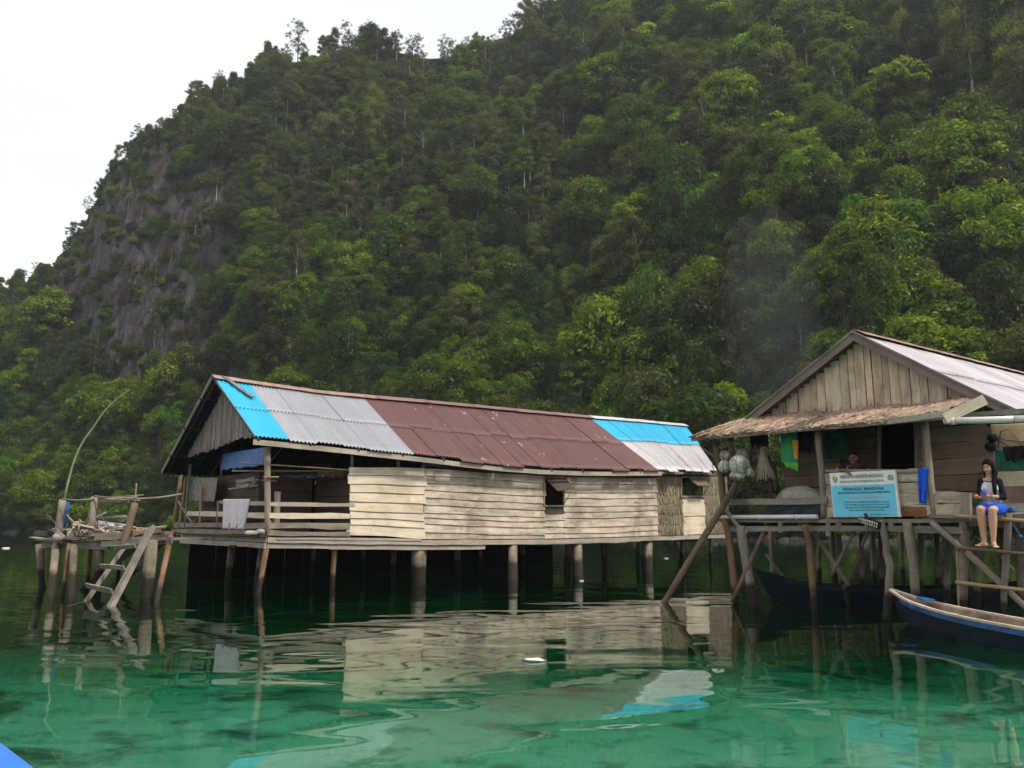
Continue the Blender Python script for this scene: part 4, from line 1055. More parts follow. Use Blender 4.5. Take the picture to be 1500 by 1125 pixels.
for k in range(26):
    a = k/26*6.283; r = .07+.10*ru(.6, 1)
    mb.tube([c0+V3((.03*math.cos(a), .03*math.sin(a), 0)), c0+V3((r*.6*math.cos(a), r*.6*math.sin(a), -.35)), c0+V3((r*1.5*math.cos(a), r*1.5*math.sin(a), -.62-ru(0, .1)))], [.012, .03, .02], 5, .2)
tag(mb.build('fishing_net', M['net_pale']), 'pale fishing net hanging in a bell shape left of the teal cloth', 'net')
mb = MB(); c0 = Q(1126, 668, -.25)
for k in range(22):
    a = k/22*6.283; r = .06+.16*ru(.4, 1)
    mb.tube([c0, c0+V3((r*.7*math.cos(a), r*.7*math.sin(a), -.3)), c0+V3((r*math.cos(a), r*math.sin(a), -.65-ru(0, .15)))], [.01, .035, .03], 5, .2)
tag(mb.build('fishing_net', M['net_brown']), 'brown fishing net hanging behind the pale bell-shaped net', 'net')
# floats
def flt(px, py, r, off, mat, lab, scl=(1, 1, 1)):
    f = thing('net_float', Q(px, py, off), lab, 'float', 'floats tied to the corner posts'); rr = r*Q(px, py, off).y/1180
    m = MB(); m.ball(Q(px, py, off), rr, 20, 14, scl, jit=.015); m.build('shell', M[mat], f)
    m = MB(); c = Q(px, py, off)
    for q in range(3): m.tube([c+V3((rr*1.02*math.cos(a)*math.cos(q), rr*1.02*math.cos(a)*math.sin(q), rr*1.02*math.sin(a))) for a in np.linspace(0, 6.283, 16)], .007, 5)
    m.build('netting', M['rope'], f)
flt(1083, 681.5, 15, .38, 'float', 'largest round white net float hanging from the corner posts')
flt(1062, 684, 10, .30, 'float', 'white net float pressed against the left side of the corner posts')
flt(1062, 668, 8, .20, 'float', 'highest small pale float, left of the thin corner post')
flt(1095, 691, 8, .28, 'float', 'small white float at the lower right of the largest float')
flt(1080, 697, 9, .42, 'float', 'small flattened white float under the largest float', (1.25, 1, .8))
flt(1088, 667, 10, .10, 'float_dark', 'dirty grey-brown float above the largest white float')
flt(1101, 695, 6, .2, 'float_dark', 'smallest float, rightmost in the cluster')
m = MB(); c = Q(1052, 682, .3)
m.tube([c+V3((.12*math.cos(a), 0, .16*math.sin(a))) for a in np.linspace(0, 6.1, 16)], .007, 5); m.tube([Q(1088, 700, .3), Q(1080, 722, .25), Q(1073, 735, .2)], .010, 5)
tag(m.build('rope_loop', M['rope']), 'thin rope loop hanging left of the float cluster', 'rope')
# lump behind the rail and dark tarpaulin below it
m = MB(); c = Q(1172, 731, -.35); P = []
for i in range(25):
    row = []
    for j in range(13):
        a = i/24*2-1; b = j/12*math.pi*.5; hgt = .30*(1-abs(a)**2.4)*(1.0 if a > 0 else 1)
        rr = max(0, 1-abs(a)**2.6); row.append(c+QD*(a*.62)+QN*(.30*rr*math.cos(b))+V3((0, 0, hgt*math.sin(b)*1.05-.06+.02*mnoise.noise((a*3, b*2, 1)))))
    P.append(row)
m.grid(P); o = m.build('covered_bundle', M['sack']); solidify(o, .02); tag(o, 'grey-brown rounded sacking bundle behind the left rail of the veranda', 'bundle')
qc((1130, 738), (1205, 738), (1203, 756), (1100, 757), -.1, 'dark_tarpaulin', 'tarp_dark', 'dark navy tarpaulin under the left rail of the veranda', 'tarpaulin', .03, 3, .1, 11)
# things beside the woman
m = MB()
for k in range(9):
    a = Q(1420+ru(0, 12), 744, -.15); d = QD*ru(-.25, .35)+V3((0, 0, ru(.05, .28)))+QN*ru(-.1, .1); q = a+d
    sd = d.cross(QN).normalized()*ru(.05, .09); m.poly([a, a.lerp(q, .5)+sd, q, a.lerp(q, .5)-sd], .006, QN)
tag(m.build('banana_leaf_bundle', M['leaf_green']), 'bundle of green leaves on the deck behind the seated woman', 'leaves')
qc((1451, 622), (1560, 617), (1560, 652), (1455, 656), -.85, 'beige_awning', 'beige_cloth', 'beige cloth screen stretched at the right end under the white gutter pipe', 'cloth', .03, 1.3, .0, 12, .006)
m = MB()
for p in ([(1462, 656), (1466, 632), (1478, 628), (1492, 645), (1497, 655)], [(1458, 640), (1475, 645), (1505, 648)], [(1460, 644), (1480, 655), (1500, 662)]): m.tube([Q(x, y, -.78) for x, y in p], [.012]*len(p), 5, .1)
tag(m.build('bare_branch', M['pole_brown']), 'thin bare bent twigs across the beige cloth screen', 'branch')
qc((1458, 659), (1560, 655), (1560, 690), (1462, 689), -.75, 'green_net_screen', 'green_net', 'dark green net screen at the right end below the beige cloth', 'net', .03, 4, .05, 13)
qc((1469, 655), (1505, 652), (1508, 672), (1478, 682), -.65, 'black_garment', 'black_cloth', 'black garment hanging over the green net screen', 'garment', .05, 2, .3, 14)
m = MB()
for k in range(9): m.ball(Q(1451+ru(-2, 5), 648+ru(-8, 7), -.7), ru(.04, .08), 8, 6, (1, .8, 1), jit=.2)
tag(m.build('black_bundle', M['black_cloth']), 'black knotted bundle tied to the post beside the beige cloth', 'bundle')
m = MB(); 
for k in range(6): m.ball(Q(1480+ru(-4, 5), 749+ru(-5, 3), .10), ru(.03, .06), 8, 6, (1.3, .9, .7), jit=.15)
tag(m.build('blue_bundle', M['rope_blue']), 'blue bundle tied on the beam end right of the seated woman', 'bundle')
m = MB(); m.pole(Q(1484, 768, .16), Q(1494, 784, .16), .007, .007, 3); m.ball(Q(1495, 786, .16), .03, 8, 6)
tag(m.build('hanging_rope', M['rope_blue']), 'blue knotted cord dangling below the deck at the right edge', 'cord')
m = MB(); m.board(Q(1487, 752, -.35), Q(1540, 753, -.35), .02, .3, n=3, jit=.01); tag(m.build('white_plate', M['white_pvc']), 'flat white sheet lying on the deck right of the blue bundle', 'sheet')

# ------------------------------------------------------------------ BOATS
def boat(name, bow, stern, beam, gw, label, cat, mats, sheer=.18, depth=.30, bowrise=.25, taper=.75, seats=3):
    """double-ended dugout: outer hull, inner face and rim"""
    bow, stern = V3((bow[0], bow[1], 0)), V3((stern[0], stern[1], 0)); ax = (stern-bow); L = ax.length; ax.normalize(); sd = V3((-ax.y, ax.x, 0))
    t = thing(name, bow.lerp(stern, .5), label, cat)
    n = 36; m = 10
    def width(k): return beam/2*max(.02, (1-abs(2*k-1)**2.2))**taper
    def gun(k): return gw+sheer*abs(2*k-1)**2.5+bowrise*max(0, 1-k/.12)**1.5*.6
    def keel(k): return -depth+(.30+bowrise*.2)*abs(2*k-1)**5
    def sec(k, inner):
        w = width(k)-(.03 if inner else 0); w = max(.004, w); g = gun(k)-(0 if not inner else 0); kz = keel(k)+(.05 if inner else 0); row = []
        for j in range(2*m+1):
            a = (j/m-1); x = w*math.copysign(abs(a)**.62, a); z = kz+(g-kz)*abs(a)**2.4
            row.append(bow+ax*(L*k)+sd*x+V3((0, 0, z)))
        return row
    rake = lambda row, k: [p-ax*(max(0, p.z)*(.55*max(0, 1-k/.15)-.55*max(0, (k-.85)/.15))) for p in row]
    P = [rake(sec(i/n, False), i/n) for i in range(n+1)]; mb = MB(); mb.grid(P); mb.build('hull', M[mats[0]], t)
    P = [rake(sec(i/n, True), i/n) for i in range(1, n)]; mb = MB(); mb.grid(P); mb.build('inside', M[mats[1]], t)
    for e in (0, 2*m):
        mb = MB(); pts = [rake(sec(i/n, False), i/n)[e]+V3((0, 0, .012)) for i in range(n+1)]
        for a, b in zip(pts, pts[1:]): mb.board(a-(b-a)*.02, b+(b-a)*.02, .035, .05, n=1)
        mb.build('gunwale', M[mats[2]], t)
    for e in (0, 2*m):
        mb = MB(); pts = [rake(sec(i/n, False), i/n)[e] for i in range(2, n-1)]; off = sd*(-.012 if e == 0 else .012)
        for a, b in zip(pts, pts[1:]): mb.board(a+off+V3((0, 0, -.045)), b+off+V3((0, 0, -.045)), .07, .014, n=1)
        mb.build('painted_strake', M[mats[3]], t)
    for k in np.linspace(.2, .8, seats):
        mb = MB(); g = gun(k)-.08; mb.board(bow+ax*(L*k)+sd*width(k)*.93+V3((0, 0, g)), bow+ax*(L*k)-sd*width(k)*.93+V3((0, 0, g)), .025, .16, n=1); mb.build('thwart', M[mats[1]], t)
    return t, bow, ax, sd
can, b_, a_, s_ = boat('dugout_canoe', (6.50, 14.1), (7.06, 8.2), .70, .31, 'narrow dugout canoe with blue painted sides and bare wood inside, nearest the seated woman', 'canoe', ('boat_blue', 'boat_in', 'boat_rim', 'boat_trim'), sheer=.12, depth=.22, bowrise=.12)
m = MB(); m.poly([b_+ax_ for ax_ in (a_*.55+s_*.06+V3((0, 0, .47)), a_*.80+s_*.10+V3((0, 0, .45)), a_*.80-s_*.08+V3((0, 0, .45)), a_*.55-s_*.06+V3((0, 0, .47)))], .03, (0, 0, 1)); m.build('bow_deck', M['rope_blue'], can)
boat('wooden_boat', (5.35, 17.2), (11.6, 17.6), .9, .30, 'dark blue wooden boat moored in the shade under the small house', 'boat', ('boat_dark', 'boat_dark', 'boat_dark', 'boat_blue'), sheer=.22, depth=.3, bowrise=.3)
# bow of the boat the photograph was taken from: only its blue corner is in view
t = thing('blue_boat', (-3.6, 3.2, 0), 'bright blue boat whose corner shows at the bottom left of the photo', 'boat')
pa, pb = at_z(-2, 1086, .42), at_z(52, 1127, .42)
d = (pb-pa).normalized(); nn = V3((d.y, -d.x, 0));  nn = -nn if nn.x > 0 else nn
m = MB(); m.poly([pa-d*3.2, pb+d*.9, pb+d*.9+nn*.9, pa-d*3.2+nn*.9], .035, (0, 0, 1)); m.build('deck', M['bow_blue'], t)
P = [[lerp(pa-d*3.2, pb+d*.9, i/12)+nn*(.45-.44*math.cos(j/8*math.pi))+V3((0, 0, -.036-.6*math.sin(j/8*math.pi))) for j in range(9)] for i in range(13)]
m = MB(); m.grid(P); m.build('hull', M['boat_blue'], t)

# ------------------------------------------------------------------ PEOPLE
def capsule(mb, p0, p1, r0, r1, seg=12):
    p0, p1 = V3(p0), V3(p1); a = (p1-p0).normalized(); pts = []; rr = []
    for k in (0, .3, .6, .85): pts.append(p0-a*r0*math.cos(k*math.pi/2)); rr.append(max(.001, r0*math.sin(k*math.pi/2)))
    for k in (0, .25, .5, .75, 1): pts.append(p0.lerp(p1, k)); rr.append(lerp(r0, r1, k))
    for k in (.85, .6, .3, 0): pts.append(p1+a*r1*math.cos(k*math.pi/2)); rr.append(max(.001, r1*math.sin(k*math.pi/2)))
    mb.tube(pts, rr, seg)
def chain(mb, pts, rr):
    for i in range(len(pts)-1): capsule(mb, pts[i], pts[i+1], rr[i], rr[i+1])
def ell(mb, c, rx, ry, rz, X=V3((1, 0, 0)), Y=V3((0, 1, 0)), Z=V3((0, 0, 1)), seg=20, rings=14):
    vs = []
    for i in range(rings+1):
        ph = math.pi*i/rings
        for k in range(seg):
            th = 2*math.pi*k/seg; vs.append(V3(c)+X*(rx*math.sin(ph)*math.cos(th))+Y*(ry*math.sin(ph)*math.sin(th))+Z*(rz*math.cos(ph)))
    fs = []; uvs = []
    for i in range(rings):
        for k in range(seg):
            k2 = (k+1) % seg; fs.append((i*seg+k, (i+1)*seg+k, (i+1)*seg+k2, i*seg+k2)); uvs.append(((0, 0), (0, .1), (.1, .1), (.1, 0)))
    mb.add(vs, fs, uvs, 0, True)
def fuse(o, vox=.008, sm=4, f=.5):
    m = o.modifiers.new('fuse', 'REMESH'); m.mode = 'VOXEL'; m.voxel_size = vox; m.use_smooth_shade = True
    s = o.modifiers.new('smooth', 'SMOOTH'); s.factor = f; s.iterations = sm; return o
def head(mb, c, F, U, s=1.0):
    """head centre c, facing F, up U. Returns feature helper"""
    R = F.cross(U).normalized()
    ell(mb, c+U*.03*s-F*.012*s, .074*s, .092*s, .088*s, R, F, U)       # skull
    ell(mb, c-U*.035*s+F*.018*s, .058*s, .066*s, .075*s, R, F, U)      # face
    ell(mb, c-U*.088*s+F*.052*s, .026*s, .024*s, .022*s, R, F, U)      # chin
    for q in (-1, 1):
        ell(mb, c+R*q*.035*s-U*.028*s+F*.058*s, .022*s, .02*s, .02*s, R, F, U)   # cheek
        ell(mb, c+R*q*.074*s-U*.012*s-F*.005*s, .009*s, .018*s, .028*s, R, F, U) # ear
        ell(mb, c+R*q*.028*s+U*.022*s+F*.066*s, .022*s, .014*s, .008*s, R, F, U) # brow
    capsule(mb, c+U*.008*s+F*.078*s, c-U*.030*s+F*.097*s, .008*s, .013*s)  # nose
    return R
def face_bits(par, c, F, U, R, s, lip='lip', brow=True, moustache=False):
    for q in (-1, 1):
        m = MB(); ell(m, c+R*q*.030*s+U*.004*s+F*.078*s, .014*s, .006*s, .006*s, R, F, U, 10, 6); m.build('eye', M['eye'], par)
        m = MB(); capsule(m, c+R*q*.016*s+U*.030*s+F*.084*s, c+R*q*.045*s+U*.030*s+F*.072*s, .004*s, .003*s, 6); m.build('eyebrow', M['hair'], par)
    m = MB(); capsule(m, c-R*.018*s-U*.058*s+F*.084*s, c+R*.018*s-U*.058*s+F*.084*s, .007*s, .007*s, 8); m.build('lips', M[lip], par)
    if moustache:
        m = MB(); capsule(m, c-U*.045*s+F*.092*s, c-R*.036*s-U*.054*s+F*.078*s, .009*s, .005*s, 8); capsule(m, c-U*.045*s+F*.092*s, c+R*.036*s-U*.054*s+F*.078*s, .009*s, .005*s, 8); m.build('moustache', M['hair'], par)
def hand(mb, w, d, pn, sd, curl=.5, s=1.0):
    """w wrist, d finger direction, pn palm normal (fingers curl toward it), sd thumb side"""
    d, pn, sd = d.normalized(), pn.normalized(), sd.normalized()
    for q in (-.028, -.010, .010, .028): capsule(mb, w+sd*q*.6*s, w+d*.075*s+sd*q*s, .014*s, .012*s, 8)
    for k, (q, L) in enumerate(((.030, .068), (.010, .076), (-.010, .070), (-.030, .055))):
        p = w+d*.078*s+sd*q*s; a = d
        for j in range(3):
            ang = curl*(j+1)*.6; dd = (d*math.cos(ang)+pn*math.sin(ang)).normalized(); p2 = p+dd*(L*(.45, .32, .23)[j])*s
            capsule(mb, p, p2, (.0092-.0008*j)*s, (.0085-.0008*j)*s, 8); p = p2
    p = w+d*.025*s+sd*.026*s; p2 = p+(sd*.7+d*.6+pn*.25).normalized()*.042*s; p3 = p2+(d*.8+pn*.5+sd*.1).normalized()*.032*s
    capsule(mb, p, p2, .012*s, .0105*s, 8); capsule(mb, p2, p3, .0105*s, .008*s, 8)

# --- the woman
seat = Q(1456, 757.5, .20); seatz = seat.z+.045
wm = thing('person', V3((seat.x, seat.y, seatz-.62)), 'barefoot young woman in blue shorts and black-sleeved grey shirt sitting on the deck edge', 'person')
F = V3((-.64, -.768, 0)).normalized(); Lh = V3((.768, -.64, 0)); U = V3((0, 0, 1))      # Lh: her left, to the right in the picture
O = V3((seat.x, seat.y, seatz))
hipR, hipL = O-Lh*.095+U*.085, O+Lh*.095+U*.085
knR, knL = O-Lh*.115+F*.37+U*.075, O+Lh*.055+F*.40+U*.065
pf = Q(1436, 805, .30); footz = pf.z+.045
anR, anL = knR-F*.06-Lh*.0-U*(knR.z-footz-.075), knL-F*.03-Lh*.03-U*(knL.z-footz-.075)
toeR, toeL = anR-Lh*.08+F*.13-U*.045, anL+Lh*.06+F*.15-U*.06
ch = O+U*.40+F*.05; nk = O+U*.56+F*.06; hd = O+U*.74+F*.095
shR, shL = nk-Lh*.125-U*.050, nk+Lh*.125-U*.050
elR, elL = shR-U*.25-Lh*.035+F*.03, shL-U*.25+Lh*.055+F*.03
wrR, wrL = O-Lh*.10+F*.27+U*.255, O+Lh*.015+F*.30+U*.275
mb = MB()
ell(mb, O+U*.10, .165, .125, .12, Lh, F, U); ell(mb, O+U*.26+F*.03, .125, .09, .16, Lh, F, U); ell(mb, ch, .140, .100, .15, Lh, F, U)
ell(mb, ch+F*.07-Lh*.06, .055, .045, .055, Lh, F, U); ell(mb, ch+F*.07+Lh*.06, .055, .045, .055, Lh, F, U)
for a, b in ((shR, -1), (shL, 1)): capsule(mb, nk-U*.03+Lh*b*.04, a, .05, .048)
capsule(mb, nk-U*.04, hd-U*.06-F*.015, .046, .043)
chain(mb, [shR, elR], [.048, .038]); chain(mb, [elR, wrR], [.038, .025]); chain(mb, [shL, elL], [.048, .038]); chain(mb, [elL, wrL], [.038, .025])
chain(mb, [hipR, knR], [.088, .058]); chain(mb, [hipL, knL], [.088, .058])
for k, a, t_ in ((knR, anR, toeR), (knL, anL, toeL)):
    mid = k.lerp(a, .33)-F*.012; chain(mb, [k, mid, a.lerp(mid, .15), a], [.058, .061, .036, .034])
    dd = (t_-a); dd.z = 0; dd.normalize(); sdv = V3((-dd.y, dd.x, 0))
    capsule(mb, a-U*.035-dd*.03, t_-dd*.03, .033, .026); capsule(mb, a-U*.01, t_-dd*.04+U*.0, .032, .022)
    for q in range(5): st = t_-dd*.02+sdv*(q-2)*.017; capsule(mb, st, st+dd*(.03-.004*abs(q-1))-U*.006, .0105, .0095, 8)
hd_F = (F*.92-Lh*.22-U*.16).normalized(); hd_U = (U+hd_F*.18).normalized()
hR = head(mb, hd, hd_F, hd_U, .97)
hand(mb, wrR, (Lh*.75+F*.45-U*.1), (U*.6-F*.3), (U*.5+F*.6), 1.0); hand(mb, wrL, (-Lh*.85+F*.3-U*.05), (U*.5-F*.4), (U*.6+F*.5), 1.1)
o = mb.build('body', M['skin'], wm); fuse(o, .0075, 3)
face_bits(wm, hd, hd_F, hd_U, hR, .97)
# hair: cap, back fall and front locks over her left shoulder
mb = MB(); ell(mb, hd+hd_U*.045-hd_F*.026, .086, .100, .090, hR, hd_F, hd_U); ell(mb, hd-hd_F*.055-hd_U*.03, .082, .07, .10, hR, hd_F, hd_U)
sgn = 1 if hR.dot(Lh) > 0 else -1
chain(mb, [hd+hR*sgn*.065+hd_U*.03, hd+hR*sgn*.078-hd_U*.09, shL-Lh*.05+F*.075+U*.02, ch+Lh*.075+F*.12, O+U*.25+Lh*.07+F*.13], [.028, .032, .036, .034, .014])
chain(mb, [hd+hR*sgn*.05-hd_F*.04, hd+hR*sgn*.08-hd_U*.1-hd_F*.03, shL-Lh*.09-F*.02+U*.02, shL-Lh*.05-F*.08-U*.2], [.04, .04, .04, .02])
chain(mb, [hd-hR*sgn*.068+hd_U*.03-hd_F*.01, hd-hR*sgn*.070-hd_U*.08-hd_F*.02, shR+Lh*.08-F*.03], [.022, .024, .02])
chain(mb, [hd-hd_F*.07, nk-F*.09, ch-F*.11, O+U*.22-F*.10], [.07, .075, .07, .03])
fuse(mb.build('hair', M['hair'], wm), .009, 2)
# shirt body, sleeves, shorts
mb = MB(); ell(mb, O+U*.12+F*.01, .170, .135, .09, Lh, F, U); ell(mb, O+U*.27+F*.035, .142, .108, .17, Lh, F, U); ell(mb, ch, .150, .112, .155, Lh, F, U)
ell(mb, ch+F*.075-Lh*.06, .062, .05, .062, Lh, F, U); ell(mb, ch+F*.075+Lh*.06, .062, .05, .062, Lh, F, U); capsule(mb, nk-U*.06-Lh*.05, nk-U*.06+Lh*.05, .055, .055)
fuse(mb.build('shirt', M['shirt_grey'], wm), .010, 3)
for sh, el, wr, b in ((shR, elR, wrR, -1), (shL, elL, wrL, 1)):
    mb = MB(); chain(mb, [nk-U*.045+Lh*b*.070, sh+U*.004, el, el.lerp(wr, .35)], [.050, .055, .046, .040]); fuse(mb.build('sleeve', M['shirt_black'], wm), .009, 3)
mb = MB(); pts = [nk-U*.018+(Lh*math.cos(a)*.068+F*(math.sin(a)*.062+.012))-U*(.030*max(0, math.sin(a))) for a in np.linspace(0, 6.283, 22)]; mb.tube(pts, .009, 6); mb.build('neckband', M['shirt_black'], wm)
mb = MB()
for q in ((.02, .09), (.05, .05), (-.01, .03)): ell(mb, O+Lh*q[0]+U*(.12+q[1])+F*.142, .010, .006, .012, Lh, F, U, 8, 6)
mb.build('shirt_print', M['shorts_blue'], wm)
mb = MB(); ell(mb, O+U*.085, .178, .140, .10, Lh, F, U); chain(mb, [hipR, hipR.lerp(knR, .62)], [.105, .098]); chain(mb, [hipL, hipL.lerp(knL, .60)], [.105, .098]); fuse(mb.build('shorts', M['shorts_blue'], wm), .010, 3)
mb = MB(); mb.tube([wrL-(wrL-elL).normalized()*.02+V3((math.cos(a)*.0, 0, 0))+((wrL-elL).normalized().cross(U)).normalized()*(.030*math.cos(a))+U*(.030*math.sin(a)) for a in np.linspace(0, 6.283, 14)], .006, 6); mb.build('bracelet', M['orange_board'], wm)
mb = MB(); c = O-Lh*.16+F*.33+U*.275; mb.ball(c, .036, 14, 10); ball = mb.build('orange_ball', M['orange_plastic']); tag(ball, 'small orange ball held in the seated woman\'s right hand', 'ball')
mb = MB(); c = O-Lh*.045+F*.36+U*.315; mb.board(c-Lh*.05+U*.012, c+Lh*.035-U*.005, .05, .014); tag(mb.build('blue_gadget', M['blue_plastic']), 'small blue phone held in the seated woman\'s hands', 'phone')

# --- the man behind the notice board
mp = Q(1251, 690, -.42); mn = thing('person', V3((mp.x, mp.y, zd)), 'man with moustache and dark patterned shirt behind the notice board, one hand over it', 'person')
F = V3((-.50, -.866, 0)).normalized(); Lh = V3((.866, -.5, 0)); O = V3((mp.x, mp.y, zd+.40))
hz = Q(1251, 672, -.42).z; hd = V3((Q(1251, 672, -.35).x, Q(1251, 672, -.35).y, hz))+F*.10; nk = V3((O.x, O.y, hz-.125))-F*.02; ch = nk-U*.17
shR, shL = nk-Lh*.20-U*.06, nk+Lh*.20-U*.06
tgt = Q(1243, 693, .20); elR = Q(1222, 692, -.20); wrR = Q(1236, 688.5, .14); elL = shL-U*.27+F*.08+Lh*.05; wrL = elL+F*.24-Lh*.12
mb = MB(); ell(mb, O+U*.08, .17, .13, .13, Lh, F, U); ell(mb, O+U*.26, .15, .11, .2, Lh, F, U); ell(mb, ch, .175, .115, .17, Lh, F, U)
for a in (shR, shL): capsule(mb, nk-U*.03, a, .055, .055)
capsule(mb, nk-U*.03, hd-U*.05, .055, .052); chain(mb, [shR, elR], [.055, .042]); chain(mb, [elR, wrR], [.042, .03]); chain(mb, [shL, elL], [.055, .042]); chain(mb, [elL, wrL], [.042, .03])
for q in (-1, 1):
    h_ = O+Lh*q*.1+U*.07; k_ = h_+F*.30+Lh*q*.05; a_ = k_-U*.40-F*.05; chain(mb, [h_, k_, a_], [.085, .06, .038]); capsule(mb, a_-U*.03, a_+F*.15-U*.04, .035, .028)
hF = (F*.95-Lh*.1).normalized(); R_ = head(mb, hd, hF, U, 1.08)
hand(mb, wrR, (Lh*.85+QN*.25-U*.35), (-U*.7-QN*.5), (Lh*.3-U*.2+QN*.6), .8, 1.3); hand(mb, wrL, F, -U, -Lh, .6)
fuse(mb.build('body', M['skin_dark'], mn), .0085, 3)
face_bits(mn, hd, hF, U, R_, 1.08, 'lip', True, True)
mb = MB(); ell(mb, hd+U*.055-hF*.022, .086, .104, .084, R_, hF, U); ell(mb, hd-hF*.04+U*.01, .088, .08, .08, R_, hF, U); fuse(mb.build('hair', M['hair'], mn), .009, 2)
mb = MB(); ell(mb, O+U*.12, .185, .145, .14, Lh, F, U); ell(mb, O+U*.27, .168, .125, .2, Lh, F, U); ell(mb, ch, .190, .130, .175, Lh, F, U)
for a in (shR, shL): capsule(mb, nk-U*.045+(a-nk)*.3, a, .06, .07)
chain(mb, [shR, shR.lerp(elR, .62)], [.072, .07]); chain(mb, [shL, shL.lerp(elL, .7)], [.072, .07]); fuse(mb.build('shirt', M['batik'], mn), .010, 3)
mb = MB(); ell(mb, O+U*.07, .19, .15, .12, Lh, F, U)
for q in (-1, 1): h_ = O+Lh*q*.1+U*.07; k_ = h_+F*.30+Lh*q*.05; chain(mb, [h_, k_], [.105, .08]); chain(mb, [k_, k_-U*.3-F*.04], [.08, .06])
fuse(mb.build('trousers', M['tarp_dark'], mn), .011, 3)
mb = MB(); c = O-F*.05; mb.board(c-Lh*.45+U*-.04, c+Lh*.45+U*-.04, .04, .3); bench = thing('bench', V3((c.x, c.y, zd)), 'low plank bench the man behind the notice board sits on', 'bench'); mb.build('seat', M['wall_mid'], bench)
for q in (-1, 1): mb = MB(); mb.board(c+Lh*q*.35-U*.06, V3((c.x, c.y, zd))+Lh*q*.35, .05, .24, up=Lh); mb.build('leg', M['wall_mid'], bench)
# ------------------------------------------------------------------ HILL
SIL = [(-260, 600), (-150, 520), (0, 446), (40, 432), (62, 415), (78, 396), (90, 384), (118, 345), (142, 305), (146, 285), (165, 262), (190, 238), (205, 214), (240, 212), (262, 188), (272, 172), (300, 160), (335, 140), (365, 132), (388, 108), (410, 98), (445, 96), (470, 92), (500, 84), (540, 74), (580, 80), (620, 84), (660, 80), (700, 74), (735, 62), (765, 38), (800, 10), (860, -30), (1000, -110), (1250, -190), (1500, -250), (1900, -320)]
sil = []
for px, py in SIL: d = ray(px, py); sil.append((d.x/d.y, d.z/d.y))
e_at = lambda a: curve(sil, a)
def pxa(px, py): d = ray(px, py); return d.x/d.y
Ysh_pts = [(-2.2, 150), (-.9, 138), (-.63, 132), (-.45, 122), (-.2, 104), (0, 92), (.2, 82), (.4, 72), (.62, 64), (1.0, 58), (2.4, 50)]
W_pts = [(-2.2, 80), (-.9, 66), (-.63, 62), (-.5, 56), (-.35, 66), (-.15, 84), (0, 92), (.3, 100), (.62, 104), (2.4, 110)]
Ysh = lambda a: curve(Ysh_pts, a); Wr = lambda a: curve(W_pts, a)
cliffy = lambda a: max(0, min(1, (-.28-a)/.12))          # 1 at the left where the bare limestone shows
def prof(t, a):
    k = cliffy(a)
    p1 = t**1.12
    p2 = curve([(0, 0), (.12, .07), (.38, .30), (.46, .42), (.62, .72), (.78, .90), (1, 1)], t)
    return p1*(1-k)+p2*k
def fbm(x, y, z, o=4): return mnoise.fractal((x, y, z), 1.0, 2.0, o)
def ter(a, Y):
    ys, w = Ysh(a), Wr(a); yr = ys+w; t = (Y-ys)/w
    top = CAM.z+e_at(a)*yr
    if t <= 0: return t*w*.5-.15
    if t <= 1: z = top*prof(t, a)
    else: z = top - (Y-yr)*.55
    x = a*Y
    f = min(1, t*5)*(1-.75*max(0, min(1, (t-.8)/.2)))
    rib = 1-2*abs(mnoise.noise((x*.045+.9*mnoise.noise((z*.03, 2.2, x*.01)), z*.012, 5.5)))
    n = 5.0*fbm(x*.035, Y*.03, 3.1, 3)+2.2*fbm(x*.11, Y*.11, 7.7, 3)+8.0*(rib-.55)*(1-.6*cliffy(a))
    k = cliffy(a)
    if k > 0:
        wv = z*.02*mnoise.noise((x*.05, z*.05, 8)); led = (z/11+.8*mnoise.noise((x*.06, z*.03, 2))) % 1.0
        n += k*(1 if t > .3 else t/.3)*(-8.5*abs(mnoise.noise((x*.13+wv, z*.035, 1.5)))-6.0*abs(mnoise.noise((x*.40, z*.11, 3.3)))-3.2*abs(mnoise.noise((x*1.1, z*.33, 6.1)))+4.0*(led**3)+3.6)
    return z+n*f
mb = MB(); rows = []
As = list(np.arange(-1.35, -.72, .03))+list(np.arange(-.72, -.25, .0042))+list(np.arange(-.25, .75, .0105))+list(np.arange(.75, 1.5, .05))
Ts = [-.25, -.08]+list(np.linspace(0, 1.0, 92))+[1.03, 1.08, 1.2, 1.4]
V = []
for a in As:
    ys, w = Ysh(a), Wr(a); row = []
    for t in Ts:
        Y = ys+w*t; row.append((a*Y, Y, ter(a, Y)))
    V.append(row)
nu, nv = len(As), len(Ts)
me = bpy.data.meshes.new('hill')
me.from_pydata([p for r in V for p in r], [], [(i*nv+j, (i+1)*nv+j, (i+1)*nv+j+1, i*nv+j+1) for i in range(nu-1) for j in range(nv-1)])
m, nt, out = newmat('limestone_and_soil'); n = N(nt)
pos = n.n('ShaderNodeNewGeometry').outputs['Position']; nor = n.n('ShaderNodeNewGeometry').outputs['Normal']
st = n.noise(n.mapping(pos, (.6, .6, .22)), 1.0, 9, .74, .9); bigc = n.noise(pos, .07, 4, .6); fine = n.noise(n.mapping(pos, (2, 2, .6)), 1, 6, .7)
rock = n.ramp(st, [(.30, (.018, .016, .018)), (.46, (.060, .054, .058)), (.60, (.12, .108, .108)), (.78, (.30, .27, .25))])
rock = n.mix(n.ramp(fine, [(.4, 0), (.66, .6)]), rock, (.045, .038, .036)); rock = n.mix(n.ramp(bigc, [(.5, 0), (.62, .5)]), rock, (.11, .07, .05))
soil = n.mix(n.ramp(fine, [(.35, 0), (.7, 1)]), (.010, .014, .006), (.026, .026, .012))
sep = n.n('ShaderNodeSeparateXYZ'); n.l(nor, sep.inputs[0])
sx = n.n('ShaderNodeSeparateXYZ'); n.l(pos, sx.inputs[0])
